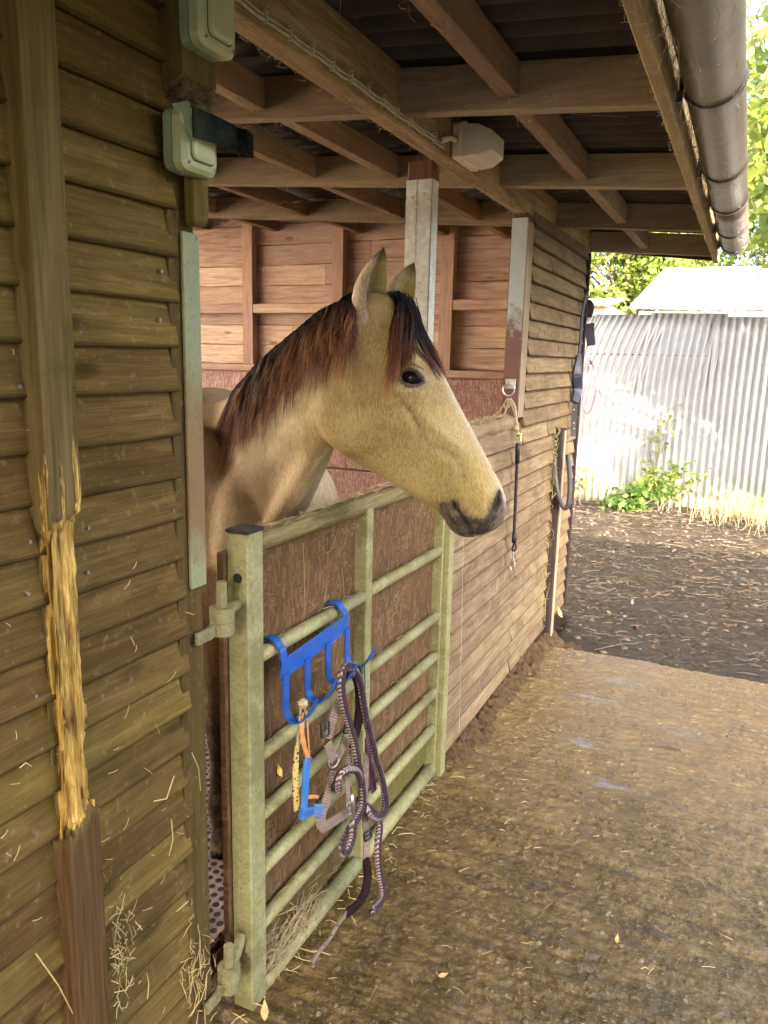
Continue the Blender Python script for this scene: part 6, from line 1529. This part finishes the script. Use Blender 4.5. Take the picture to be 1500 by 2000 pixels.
# ================================================================ LOOSE STUFF
def bits(name, arr, mat, kind='stuff', col=None):
    """arr: list of (p0, pm, p1, r) -> thin bent three-sided straws in one mesh"""
    mb = MB()
    for a, m, b, r in arr: mb.tube([a, m, b], [r, r, r * .7], 3, False)
    o = mb.build(name, mat); tag(o, None, kind=kind); return o
rg = np.random.default_rng(33)
def lay(x, y, z, L, r, lift=0.006):
    a = rg.uniform(0, math.pi); d = np.array([math.cos(a), math.sin(a), 0]) * L / 2; p = np.array([x, y, z + r + rg.uniform(0, lift)])
    return (p - d + [0, 0, rg.uniform(0, lift)], p + np.array([rg.normal() * .1 * L, rg.normal() * .1 * L, rg.uniform(0, lift)]), p + d, r)
def cz(x, y): return float(conc_z(np.array([[x]]), np.array([[y]]))[0, 0])
arr = []
for q in range(420):
    y = 1.1 + 3.1 * rg.random() ** 0.9; x = 0.02 + 1.6 * rg.random() ** 1.2
    arr.append(lay(x, y, cz(x, y), rg.uniform(.010, .045), rg.uniform(.0005, .0010)))
for q in range(70):
    y = rg.uniform(1.2, 2.7); x = abs(rg.normal() * .05) - .02; arr.append(lay(x, y, cz(x, y), rg.uniform(.02, .07), .0012, .02))
o = bits('loose_straw', arr, M['straw']); o['label'] = 'thin straws scattered over the wet concrete'
# hay caught on the gate: bottom rail corner, top rail, panel
arr = []
for q in range(330):
    y = 1.42 + abs(rg.normal()) * .13; z = .055 + abs(rg.normal()) * .035; p = np.array([rg.uniform(-.035, .012), y, z]); d = rg.normal(size=3) * np.array([.008, .028, .018]); arr.append((p - d, p + rg.normal(size=3) * .006, p + d, .0010))
for q in range(80):
    y = 1.45 + 1.0 * rg.random() ** 1.5; p = np.array([-.026 + rg.normal() * .012, y, 1.211 + abs(rg.normal()) * .003]); d = rg.normal(size=3) * np.array([.008, .024, .004]); arr.append((p - d, p + [0, 0, .003], p + d, .0010))
for q in range(150):
    zr = (0.912, 0.660, 0.502, 0.352, 0.202)[rg.integers(5)]; y = rg.uniform(1.42, 2.55); p = np.array([-.018 + rg.normal() * .006, y, zr + .018]); d = rg.normal(size=3) * np.array([.004, .018, .005]); arr.append((p - d, p + [0, 0, .003], p + d, .0009))
for q in range(330):
    y = rg.uniform(1.43, 2.56); z = rg.uniform(.08, 1.14); p = np.array([-.0385, y, z]); a = rg.uniform(0, 6.3); Lh = rg.uniform(.006, .024); d = np.array([0, math.cos(a), math.sin(a)]) * Lh; arr.append((p - d, p + [.0015, rg.normal() * .004, rg.normal() * .004], p + d, .0007))
for (pts) in (((503, 1150), (500, 1240)), ((592, 1060), (594, 1210)), ((536, 1120), (540, 1060)), ((668, 1110), (672, 1170))):
    a, b = PX(*pts[0], -.036), PX(*pts[1], -.036); arr.append((a, (a + b) / 2 + [0, .004, 0], b, .0009))
o = bits('gate_hay', arr, M['hay_dull']); o['label'] = 'wisps of hay caught on the gate rails and panel'
# hay stuck to the near wall
arr = []
for q in range(70):
    px, py = 220 + abs(rg.normal()) * 26, 1858 + rg.normal() * 48
    if px < 218: continue
    p = PX(px, py, -.024); d = rg.normal(size=3) * np.array([.004, .010, .012]); arr.append((p - d, p + rg.normal(size=3) * .004 + [.004, 0, 0], p + d, .0011))
for q in range(34):
    px, py = rg.uniform(170, 395), 1080 + 900 * rg.random() ** .7; p = PX(px, py, -.027); a = rg.uniform(0, 6.3); Lh = rg.uniform(.004, .018); d = np.array([.0005, math.cos(a), math.sin(a)]) * Lh; arr.append((p - d, p + [.002, 0, 0], p + d, .0007))
for q in range(12):
    px, py = rg.uniform(0, 130), rg.uniform(300, 2000); p = PX(px, py, -.027); a = rg.uniform(0, 6.3); Lh = rg.uniform(.003, .013); d = np.array([.0005, math.cos(a), math.sin(a)]) * Lh; arr.append((p - d, p + [.002, 0, 0], p + d, .0007))
for q in range(60):
    px, py = rg.normal(385, 14), rg.normal(1900, 60); p = PX(px, py, -.026); d = rg.normal(size=3) * np.array([.004, .010, .02]); arr.append((p - d, p + rg.normal(size=3) * .004, p + d, .0009))
for pts in (((70, 1862), (115, 1925), (152, 1998)), ((38, 1500), (50, 1490), (62, 1497)), ((340, 1515), (325, 1560), (300, 1565)), ((335, 1600), (338, 1640), (330, 1672)), ((375, 1470), (388, 1500), (392, 1545)), ((345, 1780), (362, 1765), (368, 1760))):
    a, m, b = [PX(px, py, -.018) for px, py in pts]; arr.append((a, m, b, .0014))
o = bits('wall_hay', arr, M['straw']); o['label'] = 'tufts of hay lodged on the near wall beside the batten'
# hay on half-wall rail, far wall, black post
arr = []
for q in range(300):
    y = rg.uniform(2.76, 3.45); p = np.array([-.028 + rg.normal() * .014, y, 1.352 + abs(rg.normal()) * .004]); d = rg.normal(size=3) * np.array([.010, .028, .005]); arr.append((p - d, p + [0, 0, .004], p + d, .0012))
for q in range(70):
    t = rg.random(); z = np.interp(t, [0, .5, 1], [1.1, .62, .1]); p = np.array([.010 + rg.random() * .03, 4.20 + rg.normal() * .045, z + rg.normal() * .09]); d = rg.normal(size=3) * np.array([.012, .022, .03]); arr.append((p - d, p + rg.normal(size=3) * .008, p + d, .0014))
for q in range(320):
    y = rg.uniform(2.75, 4.8); z = rg.uniform(.08, 1.2) if y < 3.5 else rg.uniform(.08, 2.1); p = np.array([.0145, y, z]); a = rg.normal(1.57, .7); Lh = rg.uniform(.008, .03); d = np.array([0, math.cos(a), math.sin(a)]) * Lh; arr.append((p - d, p + [.002, rg.normal() * .004, 0], p + d, .0009))
o = bits('far_hay', arr, M['hay_dull']); o['label'] = 'hay stems caught on the far boards and beside the black post'
a, b, c = PX(905, 1060, .02), PX(900, 1300, .02), PX(897, 1430, .02)
mb = MB(); mb.tube([a, b, c], .0004, 6); tag(mb.build('white_string', M['galv_pale']), 'white string hanging down the half wall below the horse chin', 'string')
# bedding inside
arr = []
for q in range(2600):
    x = rg.uniform(-1.9, -.10); y = rg.uniform(1.15, 4.4)
    if -1.15 < x < -.21 and 1.38 < y < 2.42 and rg.random() < .93: continue
    arr.append(lay(x, y, .0, rg.uniform(.03, .10), rg.uniform(.0012, .002), .03))
o = bits('bedding', arr, M['straw_red']); o['label'] = 'reddish straw bedding on the stable floor'
# cobwebs: dusty threads under the roof, thick on the fascia, beam and post stub
arr = []
def web(n_, f, L, r, jit): 
    for q in range(n_):
        p = np.array(f(), float); d = rg.normal(size=3) * np.array(jit) * L; arr.append((p - d, p + rg.normal(size=3) * L * .25 - [0, 0, L * .25], p + d, r * rg.uniform(.6, 1.2)))
web(900, lambda: (0.7225 + abs(rg.normal()) * .006, rg.uniform(1.2, 4.9), rg.uniform(2.19, 2.31)), .022, .0006, (.25, 1, .9))
web(700, lambda: (rg.uniform(.697, .722), rg.uniform(1.0, 4.95), 2.186 - abs(rg.normal()) * .003), .014, .0007, (.6, 1, .3))
web(420, lambda: (rg.uniform(-.062, .004), rg.uniform(1.2, 4.9), 2.234 - abs(rg.normal()) * .003), .014, .0007, (.6, 1, .4))
web(220, lambda: (GX + (GR + .004) * math.cos(ga := rg.uniform(3.3, 5.6)), rg.uniform(1.4, 4.6), GZ - .008 + (GR + .004) * 1.05 * math.sin(ga)), .014, .0006, (.5, 1, .5))
web(260, lambda: (0.735 + rg.random() * .04, rg.uniform(1.6, 3.6), rg.uniform(2.2, 2.29)), .045, .0005, (.4, .6, 1))
for y in RY[4:]:
    web(130, lambda: (rg.uniform(-2.0, .69), y - .002, 0) + np.array([0, 0, 1]) * 2.26, .014, .0006, (1, .2, .4))
for xx in (0.315, -0.45, -0.86):
    web(130, lambda: (xx + rg.normal() * .02, rg.uniform(1.2, 4.8), rz(xx) + .017), .015, .0006, (.5, 1, .4))
for q in range(90):
    y0 = rg.choice(RY[3:7]) + .05; x0 = rg.choice([-.86, -.45, .315]); p = np.array([x0, y0, rz(x0) + .05]); d = np.array([rg.uniform(-.25, .25), rg.uniform(.05, .4), rg.uniform(-.02, .05)]); arr.append((p, p + d * .5 - [0, 0, .02], p + d, .0005))
for q in range(80):
    x = rg.uniform(-2.4, -.15); y = rg.choice([2.09, 3.05, 4.02]); p = np.array([x, y, rz(x)]); arr.append((p, p - [0, 0, .012], p - [rg.normal() * .008, 0, rg.uniform(.015, .06)], .0006))
o = bits('cobwebs', arr, M['cobweb']); o['label'] = 'dusty cobwebs on the fascia, beam and rafters'
arr = []
web(520, lambda: (rg.uniform(-.030, .010), 1.170 + rg.random() * .085, 2.052 + rg.normal() * .009), .008, .0007, (1, 1, .8))
o = bits('nest', arr, M['nest']); o['label'] = 'matted brown cobweb nest between the two switches'
# muck along the foot of the far wall
def mk(X, Y): 
    P = np.stack([X, Y, 0 * X], -1); f = np.clip((0.12 + .05 * fbm(P * 6, 3) - X) / .10, 0, 1); return -0.03 + 0.075 * f * np.clip((Y - 2.62) / .1, 0, 1) + 0.05 * fbm(P * 26, 4) * (0.25 + f)
M['muck'] = plain('muck', (0.062, 0.038, 0.014), 0.8, var=0.6, scale=40, bump=1.0, dirt=0.4, dirtcol=(0.16, 0.115, 0.06), dscale=60, rand=False, Specular_IOR_Level=0.15)
mk_ = gridmesh('muck', np.arange(-.02, .24, .006), np.arange(2.60, 4.40, .006), mk, M['muck'], smooth=False); tag(mk_, 'dark muck piled along the foot of the far wall', kind='stuff')
# twigs, leaf litter, stones on the yard beyond
def gz(x, y): return float(ground_z(np.array([[x]]), np.array([[y]]))[0, 0])
M['twig'] = plain('twig', (0.095, 0.07, 0.045), 0.85, var=0.4, scale=2)
arr = []
for q in range(2600):
    y = 4.3 + 4.7 * rg.random(); x = -.9 + 3.4 * rg.random()
    arr.append(lay(x, y, gz(x, y), rg.uniform(.02, .13) * (1.0 if rg.random() < .9 else 2.2), rg.uniform(.001, .0032), .018))
o = bits('twigs', arr, M['twig']); o['label'] = 'twigs and stalks strewn over the dirt yard'
V_, C_ = [], []
n = NT('litter'); at = n.n('Attribute'); at.attribute_name = 'col'; n.fin(at.outputs['Color'], 0.7); M['litter'] = n.m
for q in range(1500):
    y = 4.35 + 4.7 * rg.random() ** .8; x = -.9 + 3.2 * rg.random(); z = gz(x, y) + .006; a = rg.uniform(0, 6.3); s = rg.uniform(.008, .026); t_ = np.array([math.cos(a), math.sin(a), rg.normal() * .35]); sd = np.array([-math.sin(a), math.cos(a), rg.normal() * .35]); p = np.array([x, y, z])
    V_ += [p - t_ * s, p + sd * s * .5, p + t_ * s, p - sd * s * .5]; c = [(.10, .06, .027), (.065, .042, .022), (.12, .088, .048), (.12, .05, .022), (.15, .12, .07)][rg.integers(5)]; C_ += [(*c, 1)] * 4
V_ = np.array(V_); tag(rawmesh('leaf_litter', V_, np.arange(len(V_)).reshape(-1, 4), M['litter'], None, False, np.array(C_)), 'dry leaf litter over the dirt yard', kind='stuff')
M['stone'] = plain('stone', (0.085, 0.066, 0.044), 0.7, var=0.35, scale=5)
mb = MB()
def pebble(p, s):
    rr = []
    for zf, rf in ((-.4, .55), (0, 1), (.4, .75), (.55, .25)): rr.append([np.array(p) + [s * rf * math.cos(a) * rg.uniform(.8, 1.2), s * rf * math.sin(a) * rg.uniform(.7, 1.1), s * zf] for a in np.linspace(0, 2 * math.pi, 8)[:-1]])
    mb.loft(rr)
for q in range(300):
    y = 4.3 + 4.4 * rg.random(); x = -.9 + 3.0 * rg.random(); pebble((x, y, gz(x, y)), rg.uniform(.006, .028) * (1 if rg.random() < .93 else 1.8))
for q in range(380):
    y = 1.0 + 3.2 * rg.random(); x = .03 + 1.7 * rg.random(); pebble((x, y, cz(x, y) - .001), rg.uniform(.002, .0065))
o = mb.build('gravel', M['stone'], smooth=True); tag(o, 'scattered stones and grit', kind='stuff')
# single leaves
def leaf(label, c, s, yaw, mat, tilt=(0, 0, 1), group=None):
    c = np.array(c); nrm = np.array(tilt, float); nrm /= np.linalg.norm(nrm); a = np.cross(nrm, (math.sin(yaw), math.cos(yaw), .3)); a /= np.linalg.norm(a); b = np.cross(nrm, a)
    out = [(-1, 0), (-.6, .38), (-.1, .62), (.4, .42), (.8, .2), (1.15, 0), (.8, -.2), (.4, -.42), (-.1, -.62), (-.6, -.38)]
    mb = MB(); m_ = len(out); vs = [c + a * s * u + b * s * v_ * .75 + nrm * (.28 * s * (u * u + v_ * v_)) for u, v_ in out] + [c]
    vs2 = [v_ - nrm * .0008 for v_ in vs]; fs = [(i, (i + 1) % m_, m_) for i in range(m_)] + [(m_ + 1 + (i + 1) % m_, m_ + 1 + i, 2 * m_ + 1) for i in range(m_)]
    mb.add(vs + vs2, fs); return tag(mb.build('fallen_leaf', mat), label, 'leaf', 'fallen leaves')
leaf('tan curled leaf lying at the foot of the gate post', PZ(517, 1975, .025), .022, 1.2, M['tan_leaf'], (.3, -.5, .8))
leaf('yellow leaf stuck to the gate panel beside the dotted strap', PX(545, 1505, -.034), .019, .4, M['yellow_leaf'], (1, -.3, .1))
leaf('orange leaf by the foot of the black post', PZ(1055, 1190, .10) * [0, 1, 1] + [.05, 0, 0], .035, .6, M['tan_leaf'], (.8, -.5, .3))
for (px, py, lab) in ((1205, 1835, 'pale bent leaf on the concrete near the lower middle'), (865, 1905, 'yellowish leaf flat on the concrete below the lead rope')):
    p = PZ(px, py, .012); leaf(lab, p, .014, px * .7, M['tan_leaf'], (.2, -.2, 1))
p = PZ(1280, 1458, .006); q_ = PZ(1330, 1465, .006)
mb = MB(); mb.tube([p, (p + q_) / 2 + [0, .012, .006], q_], .004, 6); tag(mb.build('stick', M['twig']), 'short dark stick lying in the puddle on the concrete', 'stick')
# ================================================================ put every Empty at the base of its thing
bpy.context.view_layer.update()
for o in [q for q in SC.objects if q.type == 'EMPTY' and q.parent is None]:
    P = []
    def rec(a):
        for ch in a.children:
            if ch.type == 'MESH':
                bb = [ch.matrix_world @ Vector(c) for c in ch.bound_box]; P.extend(bb)
            rec(ch)
    rec(o)
    if not P: continue
    lo = [min(p[i] for p in P) for i in range(3)]; hi = [max(p[i] for p in P) for i in range(3)]
    o.location = ((lo[0] + hi[0]) / 2, (lo[1] + hi[1]) / 2, lo[2])
    inv = Matrix.Translation(-Vector(o.location))
    for ch in o.children: ch.matrix_parent_inverse = inv
bpy.context.view_layer.update()
